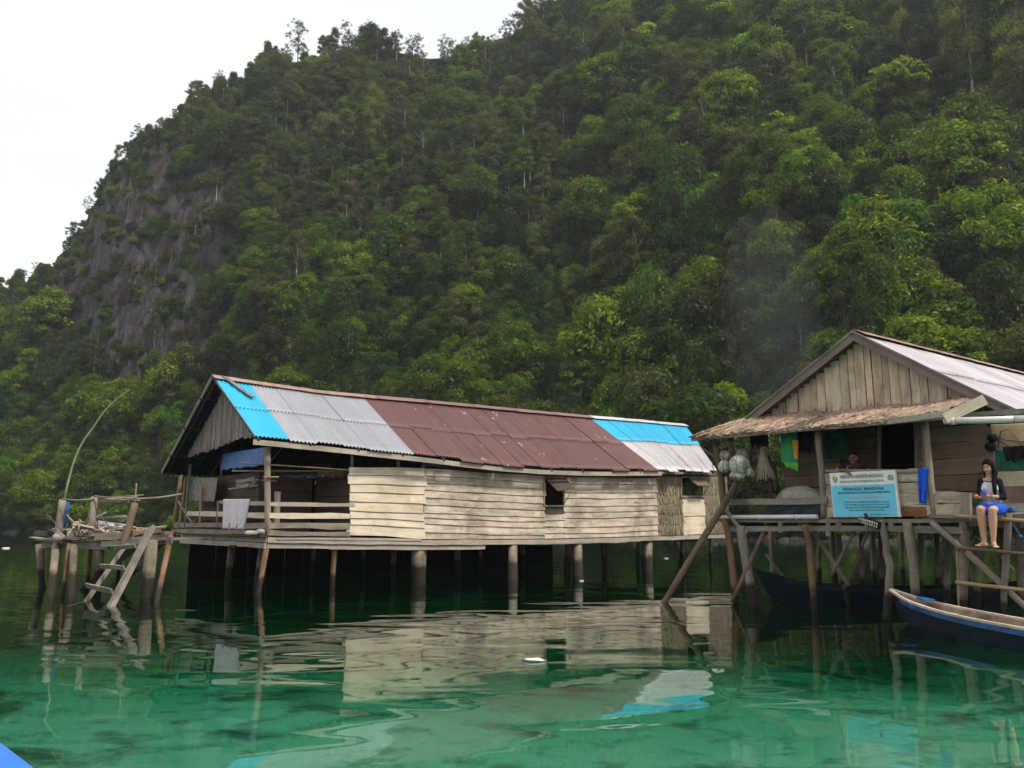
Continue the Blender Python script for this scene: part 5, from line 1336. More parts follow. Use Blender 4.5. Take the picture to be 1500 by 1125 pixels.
left = n.nt.nodes.new('ShaderNodeMapRange'); left.inputs[1].default_value = -48; left.inputs[2].default_value = -36; left.inputs[3].default_value = 1; left.inputs[4].default_value = 0; n.l(sx.outputs[0], left.inputs[0])
patch = n.ramp(n.noise(pos, .06, 3, .5), [(.72, 0), (.8, .5)])
vc = n.n('ShaderNodeTexVoronoi'); vc.feature = 'DISTANCE_TO_EDGE'; vc.inputs['Scale'].default_value = 1.0
wv_ = n.vmath('ADD', n.mapping(pos, (.30, .30, .10)), n.vmath('MULTIPLY', n.n('ShaderNodeTexNoise', i_Scale=2.5, i_Detail=6).outputs['Color'], (2.4, 2.4, 2.4))); n.l(wv_, vc.inputs['Vector'])
crack = n.ramp(vc.outputs['Distance'], [(.0, 1), (.16, 0)]); rock = n.mix(n.math('MULTIPLY', n.math('MULTIPLY', crack, .6), n.ramp(bigc, [(.42, 0), (.6, 1)])), rock, (.012, .011, .012))
fk = n.math('MAXIMUM', left.outputs[0], patch)
col = n.mix(fk, soil, rock)
hb = n.math('SUBTRACT', n.math('ADD', st, n.math('MULTIPLY', fine, .4)), n.math('MULTIPLY', crack, .3))
b = n.bsdf(col, .9, .15, 0, hb, 1.0, 1.2); n.l(b.outputs[0], out.inputs[0])
me.materials.append(m); me.polygons.foreach_set('use_smooth', [False]*len(me.polygons)); me.update()
hill = bpy.data.objects.new('hill', me); COL.objects.link(hill); tag(hill, 'steep jungle covered limestone hill behind the houses', None, None, 'structure')

# ------------------------------------------------------------------ TREES
LM = {
 'deep': leafmat('leaf_deep', (.014, .026, .006), (.046, .074, .015), (.13, .185, .036)),
 'mid': leafmat('leaf_mid', (.025, .043, .009), (.080, .116, .022), (.26, .34, .062)),
 'bright': leafmat('leaf_bright', (.085, .16, .015), (.20, .31, .03), (.38, .50, .06), .45),
 'olive': leafmat('leaf_olive', (.032, .038, .013), (.080, .090, .032), (.165, .175, .065)),
 'straw': leafmat('leaf_straw', (.055, .065, .018), (.13, .15, .04), (.27, .30, .085), .4),
 'fresh': leafmat('leaf_fresh', (.025, .060, .012), (.080, .155, .028), (.18, .28, .055), .4),
}
M['bark'] = wood('bark', (.13, .105, .08), .3, .3, .5, gscale=(1, 8, 1)); M['bark_pale'] = wood('pale_bark', (.46, .42, .36), .45, .2, .4, gscale=(1, 6, 1))
def leaf_mesh(name, blobs, n, size, mat, droop=.25, shell=.55, aspect=.45, flat=.0, seed=0, fuzz=.22):
    """leaf quads scattered in a set of ellipsoid clumps (c, (rx,ry,rz)); many thousand small folded leaves in one mesh"""
    g = np.random.default_rng(seed); B = np.array([b[0] for b in blobs], float); R = np.array([b[1] for b in blobs], float)
    wt = (R[:, 0]*R[:, 1]+R[:, 0]*R[:, 2]); k = g.choice(len(B), n, p=wt/wt.sum())
    d = g.normal(size=(n, 3)); d /= np.linalg.norm(d, axis=1)[:, None]
    dn = d[:, 2] < -.6; d[dn, 2] *= -1*g.random(dn.sum())
    rad = shell+(1-shell)*g.random(n)**.6; rad *= 1+fuzz*np.abs(g.normal(size=n)); rad *= 1+.13*np.sin(d[:, 0]*7+k)*np.cos(d[:, 1]*6+k*2)
    P = B[k]+d*R[k]*rad[:, None]
    nrm = d/R[k]; nrm /= np.linalg.norm(nrm, axis=1)[:, None]; nrm += g.normal(size=(n, 3))*.45; nrm[:, 2] += .18+flat; nrm /= np.linalg.norm(nrm, axis=1)[:, None]
    a = g.normal(size=(n, 3)); a[:, 2] -= droop*2; a += d*.6; a -= nrm*(a*nrm).sum(1)[:, None]; a /= np.linalg.norm(a, axis=1)[:, None]
    b = np.cross(nrm, a); s = size*(.6+.8*g.random(n)); s = s[:, None]
    v0 = P-a*s*.5; v2 = P+a*s*.5-nrm*s*.10; v1 = P+b*s*aspect*.5+nrm*s*.06; v3 = P-b*s*aspect*.5+nrm*s*.06
    V = np.stack([v0, v1, v2, v3], 1).reshape(-1, 3)
    me = bpy.data.meshes.new(name); me.vertices.add(4*n); me.vertices.foreach_set('co', V.ravel())
    me.loops.add(4*n); me.loops.foreach_set('vertex_index', np.arange(4*n)); me.polygons.add(n); me.polygons.foreach_set('loop_start', np.arange(0, 4*n, 4))
    me.update(calc_edges=True); me.materials.append(LM[mat]); return me
def trunk_mesh(name, H_, r, blobs, mat, lean=(0, 0), limbs=None, seed=0):
    rs = random.Random(seed); mb = MB(); top = V3((lean[0], lean[1], H_))
    pts = [V3((lean[0]*t*t+rs.uniform(-.1, .1)*t, lean[1]*t*t+rs.uniform(-.1, .1)*t, H_*t-(.8 if t == 0 else 0))) for t in np.linspace(0, 1, 8)]
    mb.tube(pts, [r*(1.25-.95*t) for t in np.linspace(0, 1, 8)], 7, .08)
    for c, R in (blobs if limbs is None else blobs[:limbs]):
        c = V3(c); t = max(.25, min(.92, (c.z-R[2]*.6-1)/H_)); i = t*7; j = int(min(6, i)); a = pts[j].lerp(pts[j+1], i-j)
        mid = a.lerp(c, .5)+V3((0, 0, -.1*R[2])); mb.tube([a, mid, c], [r*(1.2-t)*.55, r*.28, r*.10], 5, .08)
    return mb.mesh(name, M[mat], (0, 0, 0))
def blobs_round(rs, n, Rc, Hc, zc, rb, flat=.75):
    out = []
    for i in range(n):
        th = i*2.4+rs.uniform(-.5, .5); q = (i+.5)/n; rr = Rc*math.sqrt(q)*.8; z = zc+Hc*(1-q)*.75+rs.uniform(-.3, .3)*Hc*.5
        s = rb*rs.uniform(.65, 1.25); out.append(((rr*math.cos(th), rr*math.sin(th), z), (s, s, s*flat)))
    return out
KIND = []   # (look, crown mesh, trunk mesh, radius)
def kind(look, blobs, n, size, mat, H_, r, bark='bark', droop=.25, shell=.5, aspect=.45, flat=0, rad=3, limbs=None, lean=(0, 0), fuzz=.22):
    s = len(KIND)+3; KIND.append((look, leaf_mesh('crown', blobs, n, size, mat, droop, shell, aspect, flat, s, fuzz), trunk_mesh('trunk', H_, r, blobs, bark, lean, limbs, s), rad))
R_ = random.Random
def full(rs, n, Rc, z0, z1, rb, flat=.8):
    """crown filled from low skirts to an uneven top"""
    out = []
    for i in range(n):
        f = (i+.5)/n; z = z1-(z1-z0)*f; rr = Rc*math.sin(min(1, .25+f*1.15)*math.pi*.5)*rs.uniform(.55, 1.0)*(1-.35*max(0, f-.7)/.3); th = i*2.4+rs.uniform(-.6, .6); s = rb*rs.uniform(.6, 1.35)
        out.append(((rr*math.cos(th), rr*math.sin(th), z+rs.uniform(-.3, .3)), (s, s, s*flat)))
    return out
def layers(rs, tiers, flat=.62):
    out = []
    for z, R0, n, s in tiers:
        o = rs.uniform(0, 6)
        for i in range(n): th = o+i*6.283/n+rs.uniform(-.3, .3); q = s*rs.uniform(.75, 1.25); out.append(((R0*math.cos(th)*rs.uniform(.8, 1.15), R0*math.sin(th)*rs.uniform(.8, 1.15), z+rs.uniform(-.25, .25)), (q, q, q*flat)))
    return out
kind('dense dark green', full(R_(1), 24, 2.7, 1.0, 5.0, 1.0), 11000, .33, 'deep', 4.4, .14, limbs=6)
kind('rounded mid green', full(R_(2), 26, 2.8, .9, 4.9, .95), 11000, .31, 'mid', 4.3, .13, limbs=6)
kind('spreading layered green', layers(R_(3), [(6.3, .3, 2, 1.1), (5.3, 1.6, 5, 1.1), (4.2, 2.2, 6, 1.0), (3.0, 2.4, 6, .95), (1.9, 1.9, 5, .9)]), 9000, .36, 'mid', 6.0, .11, 'bark_pale', .15, .3, .5, .35, limbs=4)
kind('tall slender grey-green', [((ru(-.6, .6)*(1+k*.08), ru(-.6, .6)*(1+k*.08), 8.2-k*.50), (ru(.5, 1.0), ru(.5, 1.0), ru(.45, .8))) for k in range(14)], 6500, .27, 'olive', 8.2, .075, 'bark_pale', .3, .25, .4, 0, 2, limbs=4)
kind('open crowned olive', full(R_(5), 19, 2.5, 2.4, 6.8, .72), 6500, .27, 'olive', 6.4, .09, 'bark', .2, .2, limbs=6)
kind('bright yellow-green', full(R_(6), 17, 2.3, 1.2, 5.2, .85, .6), 7000, .38, 'bright', 4.9, .11, 'bark', .2, .35, .55, .3, limbs=4)
kind('fresh green leafy', full(R_(7), 19, 2.4, 1.0, 5.2, .9), 7500, .38, 'fresh', 4.9, .11, 'bark', .3, .35, .5, limbs=4)
kind('vine draped', [((ru(-.6, .6), ru(-.6, .6), 6.6-k*.60), (1.0+.06*k, 1.0+.06*k, .9)) for k in range(11)]+[((1.3*math.cos(k), 1.3*math.sin(k), ru(1.5, 5.5)), (.65, .65, 1.4)) for k in range(9)], 11500, .29, 'deep', 6.0, .16, 'bark', .9, .5, .4, limbs=3)
kind('low bushy', full(R_(9), 16, 2.3, .3, 2.5, .85, .8), 8000, .30, 'mid', 1.9, .07, limbs=3)
kind('feathery pale olive', [((ru(.3, 1.9)*math.cos(k*2.4)*min(1, .3+k/12), ru(.3, 1.9)*math.sin(k*2.4)*min(1, .3+k/12), 7.0-k*.30), (ru(.4, .75), ru(.4, .75), ru(.5, .9))) for k in range(20)], 6500, .24, 'olive', 6.8, .075, 'bark_pale', .8, .1, .32, limbs=5)
kind('small wiry cliff-edge', [((q*math.cos(k*2.4), q*math.sin(k*2.4), 4.6-k*.10+ru(-.4, .4)) , (ru(.18, .42), ru(.18, .42), ru(.15, .38))) for k in range(34) for q in [ru(.2, 1.7)*min(1, .35+k/20)]], 2600, .19, 'olive', 3.8, .07, 'bark', .1, .1, .5)
kind('dark shrubby', full(R_(12), 18, 2.5, .5, 3.6, .95), 9500, .31, 'deep', 3.0, .10, limbs=3)

def wisp(rs, n, Rc, z0, z1):
    out = []
    for i in range(n):
        f = i/n; th = i*2.4+rs.uniform(-.8, .8); q = Rc*rs.uniform(.1, 1)*(.35+.65*math.sin(min(1, f*1.3+.1)*3.1416*.8)); s = rs.uniform(.16, .42)
        out.append(((q*math.cos(th), q*math.sin(th), z1-(z1-z0)*f+rs.uniform(-.4, .4)), (s, s, s*rs.uniform(.6, 1.2))))
    return out
kind('tall feathery yellow-olive', [((ru(.2, 1.9)*math.cos(k*2.4)*min(1, .3+k/14), ru(.2, 1.9)*math.sin(k*2.4)*min(1, .3+k/14), 7.4-k*.27), (ru(.4, .75), ru(.4, .75), ru(.5, .9))) for k in range(24)], 9000, .23, 'straw', 6.8, .075, 'bark_pale', .8, .1, .32, limbs=5, fuzz=.35)
kind('wispy thin', wisp(R_(21), 46, 1.7, 2.4, 7.4), 2300, .20, 'olive', 7.0, .065, 'bark_pale', .3, .0, .45, fuzz=.5, limbs=16)
kind('sparse bare-branched', wisp(R_(22), 40, 2.1, 2.0, 6.2), 1500, .20, 'olive', 5.9, .07, 'bark', .3, .0, .45, fuzz=.5, limbs=26, lean=(.8, .2))
kind('tall pale-trunked', full(R_(23), 16, 1.7, 5.2, 9.6, .7), 6000, .26, 'mid', 9.2, .10, 'bark_pale', .3, .2, .45, limbs=6, fuzz=.35, rad=2.2)
trees = []   # (x,y,z,kind,scale,rotz,px,py)
def slope_px(a, Y, dz=2): return proj((a*Y, Y, ter(a, Y)+dz))
rt = random.Random(42)
A0, A1 = -1.05, 1.15
a_edges = []
step0 = 3.0
t_row = 0.004; rown = 0
while t_row < 1.02:
    a = A0
    while a < A1:
        ys, w = Ysh(a), Wr(a); Y = ys+w*t_row; 
        sp = step0*(1.0+.15*(a > .2))
        aj = a+rt.uniform(-.45, .45)*sp/Y; tj = t_row+rt.uniform(-.45, .45)*.024; Yj = Ysh(aj)+Wr(aj)*tj
        a += sp/Y
        if tj < 0 or tj > 1.03: continue
        z = ter(aj, Yj); q = proj((aj*Yj, Yj, z+2.5))
        if not q: continue
        px, py = q
        # bare rock of the cliff on the left
        bare = 0
        if 40 < px < 330 and cliffy(aj) > .15:
            cy0 = curve([(40, 395), (150, 290), (240, 250), (330, 330)], px); cy1 = curve([(40, 440), (90, 500), (170, 545), (330, 560)], px)
            if cy0-40 < py < cy1: bare = .30 if 110 < px < 250 and py > cy0 else .15
        if mnoise.noise((aj*Yj*.05, z*.05, 9)) > .42: bare = max(bare, .12)
        if rt.random() < bare: continue
        edge = tj > .93
        if bare > .13 or (cliffy(aj) > .5 and tj > .72): k = rt.choice([10, 8, 11, 8, 9, 4, 7]); s = rt.uniform(.35, .78)
        elif edge:
            if rt.random() < .38: continue
            k = rt.choice([13, 14, 9, 4, 13, 14, 3]); s = rt.uniform(.55, 1.1)
        else:
            hi = py < 330; right = px > 880; cl = mnoise.noise((aj*Yj*.07, z*.07, 4))
            if hi and not right: k = rt.choices([3, 4, 9, 0, 1, 11, 7, 13, 14, 15], [2, 3, 3, 2, 2, 2, 1.5, 2, 1, 1.3])[0]
            elif right: k = rt.choices([0, 1, 2, 5, 6, 7, 4, 8, 11, 9, 12, 15], [3.5, 5, 1.2, (1.1+5*max(0, cl-.05))*(1.6 if hi else 1), 2.2, 3, 2.5, 1, 2, 1.5, 1.5 if hi else .5, .9])[0]  # brighter leaf kinds weighted up here carry the sunlit look of the slope
            elif px < 420: k = rt.choices([0, 1, 2, 6, 7, 8, 11, 4, 5], [4, 4, 2, 2.0, 2, 2, 3, 2.5, .3])[0]
            else: k = rt.choices([0, 1, 2, 6, 7, 8, 11, 4, 9, 15], [5, 4, 1.2, 1.6, 6, 1.5, 5, 1.2, 1, .8])[0]
            s = rt.uniform(.70, 1.2)*(1.08 if right else .95)
            s *= (1+.45*mnoise.noise((aj*Yj*.09, z*.09, 14)))*(1.22 if right else 1)
            if rt.random() < .10: s *= 1.5
        if tj < .03: k = rt.choice([8, 11, 1, 6, 8]); s = rt.uniform(.55, .95)
        trees.append((aj*Yj, Yj, z-.3, k, s, rt.uniform(0, 6.28), px, py))
    t_row += .0218; rown += 1
def march(px, py):
    d = ray(px, py); t = 50.0
    while t < 260:
        p = CAM+d*(t/d.y)
        if p.z < ter(p.x/p.y, p.y): return p
        t += .5
    return None
special = []
def put(px, py, k, s, label, rise=4.0, group=None):
    """tree whose crown middle shows at the pixel; its foot stands on the hill"""
    p = march(px, py+rise*s*6.5) or march(px, py+80)
    if p is None: return
    special.append((p.x, p.y, ter(p.x/p.y, p.y)-.2, k, s*1.3, rt.uniform(0, 6.28), px, py, label))
def put_ridge(px, py, k, s, label):
    """tree on the skyline with its foot at this pixel column on the ridge crest"""
    a = pxa(px, py); Y = Ysh(a)+Wr(a)*.985; special.append((a*Y, Y, ter(a, Y)-.3, k, s, rt.uniform(0, 6.28), px, py, label))
put(1350, 225, 5, .8, 'small bright yellow-green tree just below the brightest one on the right slope')
put(1315, 160, 5, 1.7, 'bright yellow-green tree standing out high on the right slope')
put(1222, 95, 2, 1.35, 'tall layered light green tree with a pale trunk at the upper right')
put(1425, 85, 12, 1.9, 'tall feathery yellow-olive tree near the top right corner')
put(1480, 340, 5, 1.1, 'light yellow-green tree at the right edge above the pale roof')
put(1135, 530, 6, 1.0, 'fresh green young tree left of the gable of the small house')
put(1000, 330, 7, 1.6, 'vine draped tree standing like a column right of the middle')
put(880, 570, 6, .95, 'large-leaved green tree just above the blue end of the long roof')
put(700, 290, 1, 1.25, 'rounded lighter green crown in the middle of the slope')
put(545, 190, 12, 1.5, 'tall pale feathery tree on the upper left of the middle slope')
put(1030, 105, 1, 1.2, 'rounded pale green crown at the top right of the middle')
put(1430, 370, 1, 1.5, 'large rounded crown on the right above the pale roof ridge')
put(700, 540, 3, .8, 'thin leaning pale trunk with little foliage above the maroon roof')
put(30, 600, 6, .9, 'fresh green tree at the left edge low above the shore')
put(590, 480, 8, 1.1, 'mid green bushy tree right above the grey part of the long roof')
for px, py, k, s, lab in ((436, 90, 14, 1.7, 'open-crowned tree standing highest on the left part of the skyline'), (282, 172, 10, 1.7, 'wiry tree on the skyline above the first rock shoulder'), (318, 150, 14, 1.0, 'flat-topped wiry tree on the skyline left of the summit notch'),
                        (198, 236, 13, .95, 'thin dead-looking tree sticking up from the rock edge on the left'), (128, 335, 14, .9, 'wiry bush leaning out from the upper left rock edge'), (105, 372, 10, 1.3, 'wiry bush below the leaning one on the rock edge'), (52, 425, 14, .9, 'small tree on the skyline near the left edge'),
                        (540, 76, 1, 1.15, 'broad dense crown on the skyline above the left middle'), (505, 82, 13, 1.1, 'open crown on the skyline left of the broad dense one'), (612, 84, 13, .95, 'slender tree standing alone on the skyline in the dip'), (652, 80, 14, 1.1, 'open crown just right of the slender skyline tree'), (575, 80, 9, .9, 'feathery crown on the skyline right of the broad dense one'),
                        (700, 70, 1, .9, 'rounded crown on the skyline left of where the hill leaves the picture'), (770, 30, 9, 1.3, 'tall feathery tree where the skyline meets the top of the photo'), (380, 110, 10, 1.3, 'wiry tree on the skyline left of the highest left tree'), (250, 205, 10, 1.0, 'low wiry tree between two rock shoulders on the skyline')):
    put_ridge(px, py, k, s, lab)
def cull(t):
    for s in special:
        if 'skyline' not in s[8] and s[3] not in (3, 9) and abs(t[6]-s[6]) < 22*s[4] and -10 < t[7]-s[7] < 44*s[4] and t[1] < s[1]+3: return t[:3]+(8 if t[5] > 3 else 11, .5)+t[5:]
    return t
trees = [cull(t) for t in trees]
GRP = 'jungle trees on the hillside'
def make_tree(x, y, z, k, s, rz, label):
    look, cm, tm, _ = KIND[k]
    r = thing('jungle_tree', (x, y, z), label, 'tree', GRP); r.rotation_euler = (-.10, 0, rz) if False else (0, 0, rz); r.scale = (s, s, s*random.uniform(.95, 1.1))
    for nm, me_ in (('crown', cm), ('trunk', tm)): o = bpy.data.objects.new(nm, me_); COL.objects.link(o); o.parent = r
    return r
for s in special: make_tree(*s[:4+0], s[4], s[5], s[8])
def zone(px, py):
    if py > 700: v = 'at the shore'
    elif py > 560: v = 'low down'
    elif py > 380: v = 'mid-slope'
    elif py > 200: v = 'upper slope'
    else: v = 'near the top'
    for lim, h in ((140, 'at the far left'), (300, 'left of the long house gable'), (450, 'above the blue gable sheets'), (610, 'above the silver grey roof part'), (800, 'above the left maroon roof half'), (970, 'above the right maroon roof half'), (1100, 'above the gap between the houses'), (1250, 'above the left rake of the small house'), (1400, 'above the ridge of the small house'), (9999, 'at the far right')):
        if px < lim: return v+' '+h
ins = [t for t in trees if -10 < t[6] < 1510 and -10 < t[7] < 790]
# those that show largest: scale over distance, not hidden behind the houses
def hidden(px, py): return (py > 600+(px-300)*.07 and 250 < px < 1080) or (py > 500+abs(px-1250)*.5 and px > 1080)
ins.sort(key=lambda t: -(t[4]*KIND[t[3]][3]/t[1])*(0.1 if hidden(t[6], t[7]) else 1))
NI = 300-len(special)
indiv = ins[:NI]; ids = set(id(t) for t in indiv)
for t in indiv: make_tree(*t[:6], KIND[t[3]][0]+' tree '+zone(t[6], t[7]))
rest = [t for t in trees if id(t) not in ids]
under = []      # low undergrowth between the stems
for t in trees:
    for q in range(2):
        a = (t[0]+rt.uniform(-2, 2))/t[1]; Y = t[1]+rt.uniform(-1.6, 1.6); f = (Y-Ysh(a))/Wr(a)
        if not .0 < f < .995 or (cliffy(a) > .2 and f > .35 and rt.random() < .25): continue
        under.append((a*Y, Y, ter(a, Y)-.25, rt.choice([8, 11, 11, 6] if cliffy(a) < .2 or f < .3 else [8, 11, 10]), rt.uniform(.28, .55), rt.uniform(0, 6.28)))
rest += under
print('hill', min(p[0] for r in V for p in r), max(p[0] for r in V for p in r), min(p[2] for r in V for p in r), max(p[2] for r in V for p in r), max(p[1] for r in V for p in r))
print('trees', len(trees), 'individual', len(indiv)+len(special), 'rest', len(rest))
# the rest of the wood: one object
me = bpy.data.meshes.new('forest'); me.from_pydata([(t[0], t[1], t[2]) for t in rest], [], [])
at = me.attributes.new('kind', 'INT', 'POINT'); at.data.foreach_set('value', [t[3] for t in rest])
at = me.attributes.new('rz', 'FLOAT', 'POINT'); at.data.foreach_set('value', [t[5] for t in rest])
at = me.attributes.new('sc', 'FLOAT', 'POINT'); at.data.foreach_set('value', [t[4] for t in rest])
forest = bpy.data.objects.new('forest', me); COL.objects.link(forest); tag(forest, 'dense jungle covering the steep hillside behind the houses', 'forest', None, 'stuff')
ng = bpy.data.node_groups.new('forest', 'GeometryNodeTree')
ng.interface.new_socket('Geometry', in_out='INPUT', socket_type='NodeSocketGeometry'); ng.interface.new_socket('Geometry', in_out='OUTPUT', socket_type='NodeSocketGeometry')
gi, go = ng.nodes.new('NodeGroupInput'), ng.nodes.new('NodeGroupOutput'); L_ = ng.links.new
jn = ng.nodes.new('GeometryNodeJoinGeometry')
src = {}
for o in COL.objects:
    if o.parent and o.name.split('.')[0] in ('crown', 'trunk'): src.setdefault(o.data.name, o)
def na(name, ty):
    x = ng.nodes.new('GeometryNodeInputNamedAttribute'); x.data_type = ty; x.inputs['Name'].default_value = name
    return [s for s in x.outputs if s.enabled and s.name == 'Attribute'][0]
kd, rz, scn = na('kind', 'INT'), na('rz', 'FLOAT'), na('sc', 'FLOAT')
cx = ng.nodes.new('ShaderNodeCombineXYZ'); L_(rz, cx.inputs[2])
used = sorted(set(t[3] for t in rest))
for k in used:
    cp = ng.nodes.new('FunctionNodeCompare'); cp.data_type = 'INT'; cp.operation = 'EQUAL'
    ii = [s for s in cp.inputs if s.type == 'INT']; L_(kd, ii[0]); ii[1].default_value = k
    both = ng.nodes.new('GeometryNodeJoinGeometry'); okk = False
    for meh in (KIND[k][1], KIND[k][2]):
        if meh.name not in src: continue
        oi = ng.nodes.new('GeometryNodeObjectInfo'); oi.inputs['Object'].default_value = src[meh.name]; L_(oi.outputs['Geometry'], both.inputs[0]); okk = True
    if not okk: print('no source for kind', k); continue
    ip = ng.nodes.new('GeometryNodeInstanceOnPoints'); L_(gi.outputs[0], ip.inputs['Points']); L_(cp.outputs[0], ip.inputs['Selection']); L_(both.outputs[0], ip.inputs['Instance'])
    try: L_(cx.outputs[0], ip.inputs['Rotation'])
    except Exception as e: print(e)
    cs = ng.nodes.new('ShaderNodeCombineXYZ'); [L_(scn, cs.inputs[q]) for q in range(3)]; L_(cs.outputs[0], ip.inputs['Scale'])
    L_(ip.outputs[0], jn.inputs[0])
L_(jn.outputs[0], go.inputs[0])
md = forest.modifiers.new('forest', 'NODES'); md.node_group = ng

# shore rocks under the overhanging trees
mb = MB()
for k in range(420):
    a = ru(-.95, .95); Y = Ysh(a)-ru(0, 1.2); r = ru(.25, .8); c = V3((a*Y, Y, ru(-.35, .05)))
    mb.ball(c, r, 7, 5, (ru(.8, 1.6), 1, ru(.5, .9)), jit=.18)
M['shore_rock'] = plain('shore_rock', (.05, .045, .038), .9, .2, 3, .6, .6)
tag(mb.build('shore_rocks', M['shore_rock']), 'line of dark rocks along the foot of the wooded hill', 'rocks', None, 'stuff')

# ------------------------------------------------------------------ SEABED AND WATER
def bed(x, y):
    ys = 200
    a = x/max(y, 1) if y > 1 else 0
    d = curve([(-30, 1.0), (0, 1.1), (6.5, 1.25), (10, 1.9), (15, 3.9), (22, 5.4), (30, 5.8), (60, 4.6), (200, 4.4)], y)
    if y > 20 and abs(a) < 2.4:
        q = Ysh(a)-y; d *= max(0.0, min(1, q/18)) if q < 18 else 1
    return -d-.25 + .22*fbm(x*.35, y*.35, 2.2, 4)
xs = list(np.linspace(-260, -40, 12))+list(np.linspace(-36, 36, 110))+list(np.linspace(40, 260, 12)); ysl = list(np.linspace(-60, -6, 8))+list(np.linspace(-4, 40, 90))+list(np.linspace(42, 190, 36))
me = bpy.data.meshes.new('seabed'); nx, ny = len(xs), len(ysl)
me.from_pydata([(x, y, bed(x, y)) for x in xs for y in ysl], [], [(i*ny+j, (i+1)*ny+j, (i+1)*ny+j+1, i*ny+j+1) for i in range(nx-1) for j in range(ny-1)])
m, nt, out = newmat('sandy_seabed'); n = N(nt); pos = n.n('ShaderNodeNewGeometry').outputs['Position']
p1 = n.noise(pos, .55, 6, .62, .4); p2 = n.noise(pos, 2.2, 5, .65); p3 = n.noise(pos, .17, 3, .5)
col = n.mix(n.ramp(p1, [(.53, 0), (.63, 1)]), (.74, .74, .60), (.15, .18, .11)); col = n.mix(n.ramp(p2, [(.54, 0), (.66, .45)]), col, (.07, .09, .05)); col = n.mix(n.ramp(p3, [(.45, 0), (.7, .5)]), col, (.40, .42, .28))
v = n.n('ShaderNodeTexVoronoi'); v.inputs['Scale'].default_value = 1.1; n.l(pos, v.inputs['Vector']); col = n.mix(n.math('MULTIPLY', n.ramp(v.outputs['Distance'], [(.08, 1), (.17, 0)]), .45), col, (.045, .05, .025))
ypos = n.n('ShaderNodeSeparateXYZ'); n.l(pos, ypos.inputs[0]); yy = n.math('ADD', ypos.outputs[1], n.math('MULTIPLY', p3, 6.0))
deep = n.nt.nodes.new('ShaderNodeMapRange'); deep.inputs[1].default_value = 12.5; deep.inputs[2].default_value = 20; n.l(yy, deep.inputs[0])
col = n.mix(n.math('MULTIPLY', deep.outputs[0], .82), col, (.045, .052, .026))      # far bed painted darker so the water under the houses looks dark
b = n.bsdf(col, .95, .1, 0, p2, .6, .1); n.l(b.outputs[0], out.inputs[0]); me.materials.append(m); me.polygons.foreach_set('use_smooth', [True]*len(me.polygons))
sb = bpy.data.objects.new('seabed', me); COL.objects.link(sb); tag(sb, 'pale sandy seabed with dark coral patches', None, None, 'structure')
# water: one closed body, real ripples near the camera
WX, WY0, WY1, WD = 250, -55, 185, -7.0
m, nt, out = newmat('sea_water'); n = N(nt); pos = n.n('ShaderNodeNewGeometry').outputs['Position']
w1 = n.noise(n.mapping(pos, (.34, .85, 1)), 1.0, 1, .25, .9); w2 = n.noise(n.mapping(pos, (2.6, 3.6, 1)), 1.0, 2, .5, .3); w3 = n.noise(n.mapping(pos, (.12, .16, 1)), 1, 2, .5); w4 = n.noise(n.mapping(pos, (9, 11, 1)), 1.0, 2, .5)
hgt = n.math('ADD', n.math('MULTIPLY', w1, 1.0), n.math('MULTIPLY', n.math('MULTIPLY', w2, .045), n.ramp(w3, [(.35, .25), (.65, 1)])))
hgt = n.math('ADD', hgt, n.math('MULTIPLY', n.math('MULTIPLY', w4, .002), n.ramp(w3, [(.5, 0), (.62, 1)])))
bp = n.n('ShaderNodeBump'); bp.inputs['Strength'].default_value = 1.0; bp.inputs['Distance'].default_value = WAVE; n.l(hgt, bp.inputs['Height'])
fr = n.n('ShaderNodeFresnel'); fr.inputs[0].default_value = 1.333; n.l(bp.outputs[0], fr.inputs['Normal'])
gl = n.n('ShaderNodeBsdfGlossy'); gl.inputs['Roughness'].default_value = 0.0; gl.inputs[0].default_value = (.93, .97, .95, 1); n.l(bp.outputs[0], gl.inputs['Normal'])
rfr = n.n('ShaderNodeBsdfRefraction'); rfr.inputs['Roughness'].default_value = 0; rfr.inputs['IOR'].default_value = 1.333; n.l(bp.outputs[0], rfr.inputs['Normal'])
mx = n.n('ShaderNodeMixShader'); n.l(fr.outputs[0], mx.inputs[0]); n.l(rfr.outputs[0], mx.inputs[1]); n.l(gl.outputs[0], mx.inputs[2]); n.l(mx.outputs[0], out.inputs[0])
va = n.n('ShaderNodeVolumeAbsorption'); va.inputs['Color'].default_value = WCOL; va.inputs['Density'].default_value = WDEN; n.l(va.outputs[0], out.inputs[1])
bm = bmesh.new(); bmesh.ops.create_cube(bm, size=1); 
for v in bm.verts: v.co = ((WX if v.co.x > 0 else -WX), (WY1 if v.co.y > 0 else WY0), (0 if v.co.z > 0 else WD))
me = bpy.data.meshes.new('water'); bm.to_mesh(me); bm.free(); me.materials.append(m); wo = bpy.data.objects.new('water', me); COL.objects.link(wo); tag(wo, 'calm clear emerald green sea water', None, None, 'structure')

# ------------------------------------------------------------------ HAZE
if HAZE > 0:
    bm = bmesh.new(); bmesh.ops.create_cube(bm, size=1)
    for v in bm.verts: v.co = ((345 if v.co.x > 0 else -345), (268 if v.co.y > 0 else -58), (215 if v.co.z > 0 else -40))
    me = bpy.data.meshes.new('haze'); bm.to_mesh(me); bm.free(); m, nt, out = newmat('haze'); n = N(nt)
    pv = n.n('ShaderNodeVolumePrincipled'); pv.inputs['Color'].default_value = (.90, .90, 1.0, 1); pv.inputs['Density'].default_value = HAZE; pv.inputs['Anisotropy'].default_value = .3; n.l(pv.outputs[0], out.inputs[1])
    me.materials.append(m); hz = bpy.data.objects.new('haze', me); COL.objects.link(hz); tag(hz, 'thin humid haze in the air', None, None, 'stuff')

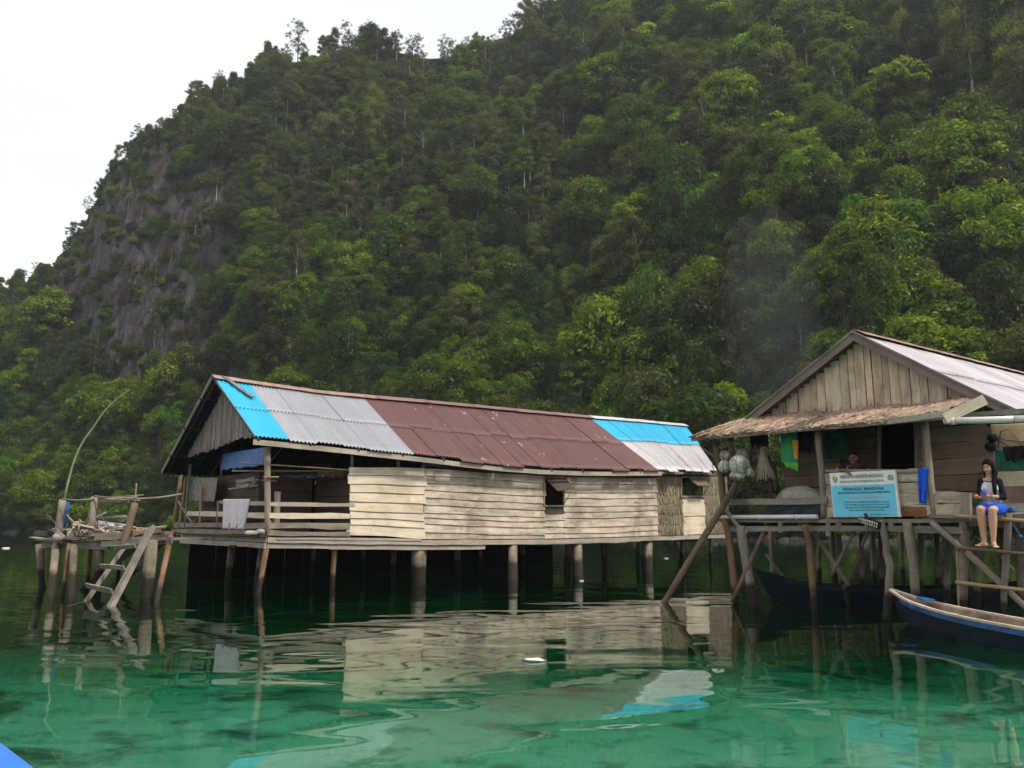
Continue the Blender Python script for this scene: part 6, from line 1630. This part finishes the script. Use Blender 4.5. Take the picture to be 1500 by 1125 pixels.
# faint cooking smoke drifting above the gap between the houses
c = at_depth(1130, 455, 46); mb = MB(); mb.ball(c, 1, 28, 18, (2.8, 2.6, 6.6)); c2 = at_depth(1090, 560, 44); m, nt, out = newmat('smoke'); n = N(nt)
vs_ = n.n('ShaderNodeVolumePrincipled'); vs_.inputs['Color'].default_value = (.93, .97, 1, 1); vs_.inputs['Density'].default_value = .0065; n.l(vs_.outputs[0], out.inputs[1])
tag(mb.build('smoke', m), 'faint bluish cooking smoke hanging before the slope left of the small house', None, None, 'stuff')

# ------------------------------------------------------------------ SKY, SUN, SETTINGS
w = bpy.data.worlds.new('World'); scene.world = w; w.use_nodes = True; nt = w.node_tree; nt.nodes.clear(); n = N(nt)
sky = n.n('ShaderNodeTexSky'); sky.sky_type = 'NISHITA'; sky.sun_disc = False; sky.sun_elevation = math.radians(SUN_EL); sky.sun_rotation = math.radians(SUN_AZ); sky.air_density = 1.5; sky.dust_density = 3
bg1 = n.n('ShaderNodeBackground'); bg1.inputs['Strength'].default_value = .12; n.l(sky.outputs[0], bg1.inputs[0])
tc = n.n('ShaderNodeTexCoord').outputs['Generated']; cn = n.noise(n.mapping(tc, (1.5, 1.5, 4)), 1.0, 5, .55)
bg2 = n.n('ShaderNodeBackground'); n.l(n.ramp(cn, [(.3, (.86, .89, .96)), (.7, (1, 1, 1))]), bg2.inputs[0]); bg2.inputs['Strength'].default_value = CLOUD
ms = n.n('ShaderNodeMixShader'); ms.inputs[0].default_value = .86; n.l(bg1.outputs[0], ms.inputs[1]); n.l(bg2.outputs[0], ms.inputs[2])
ow = n.n('ShaderNodeOutputWorld'); n.l(ms.outputs[0], ow.inputs[0])
sl = bpy.data.lights.new('sun', 'SUN'); sl.energy = SUN_E; sl.angle = math.radians(SUN_ANG); sl.color = (1, .96, .89); so = bpy.data.objects.new('sun', sl); COL.objects.link(so)
# direction to the sun: azimuth clockwise from +Y (same convention as the sky texture's rotation)
az, el = math.radians(SUN_AZ), math.radians(SUN_EL); sd = V3((math.sin(az)*math.cos(el), math.cos(az)*math.cos(el), math.sin(el)))
so.rotation_euler = sd.to_track_quat('Z', 'Y').to_euler(); so.location = (0, 0, 60)
scene.view_settings.view_transform = 'Standard'; scene.view_settings.look = 'None'; scene.view_settings.exposure = EXPO; scene.view_settings.gamma = 1
scene.render.engine = 'CYCLES'; cy = scene.cycles
cy.max_bounces = 8; cy.diffuse_bounces = 3; cy.glossy_bounces = 3; cy.transmission_bounces = 5; cy.transparent_max_bounces = 8; cy.volume_bounces = 0
cy.caustics_refractive = True; cy.caustics_reflective = False; cy.sample_clamp_indirect = 6
cy.use_denoising = True
try: cy.denoiser = 'OPENIMAGEDENOISE'; cy.denoising_input_passes = 'RGB_ALBEDO_NORMAL'
except Exception as e: print(e)
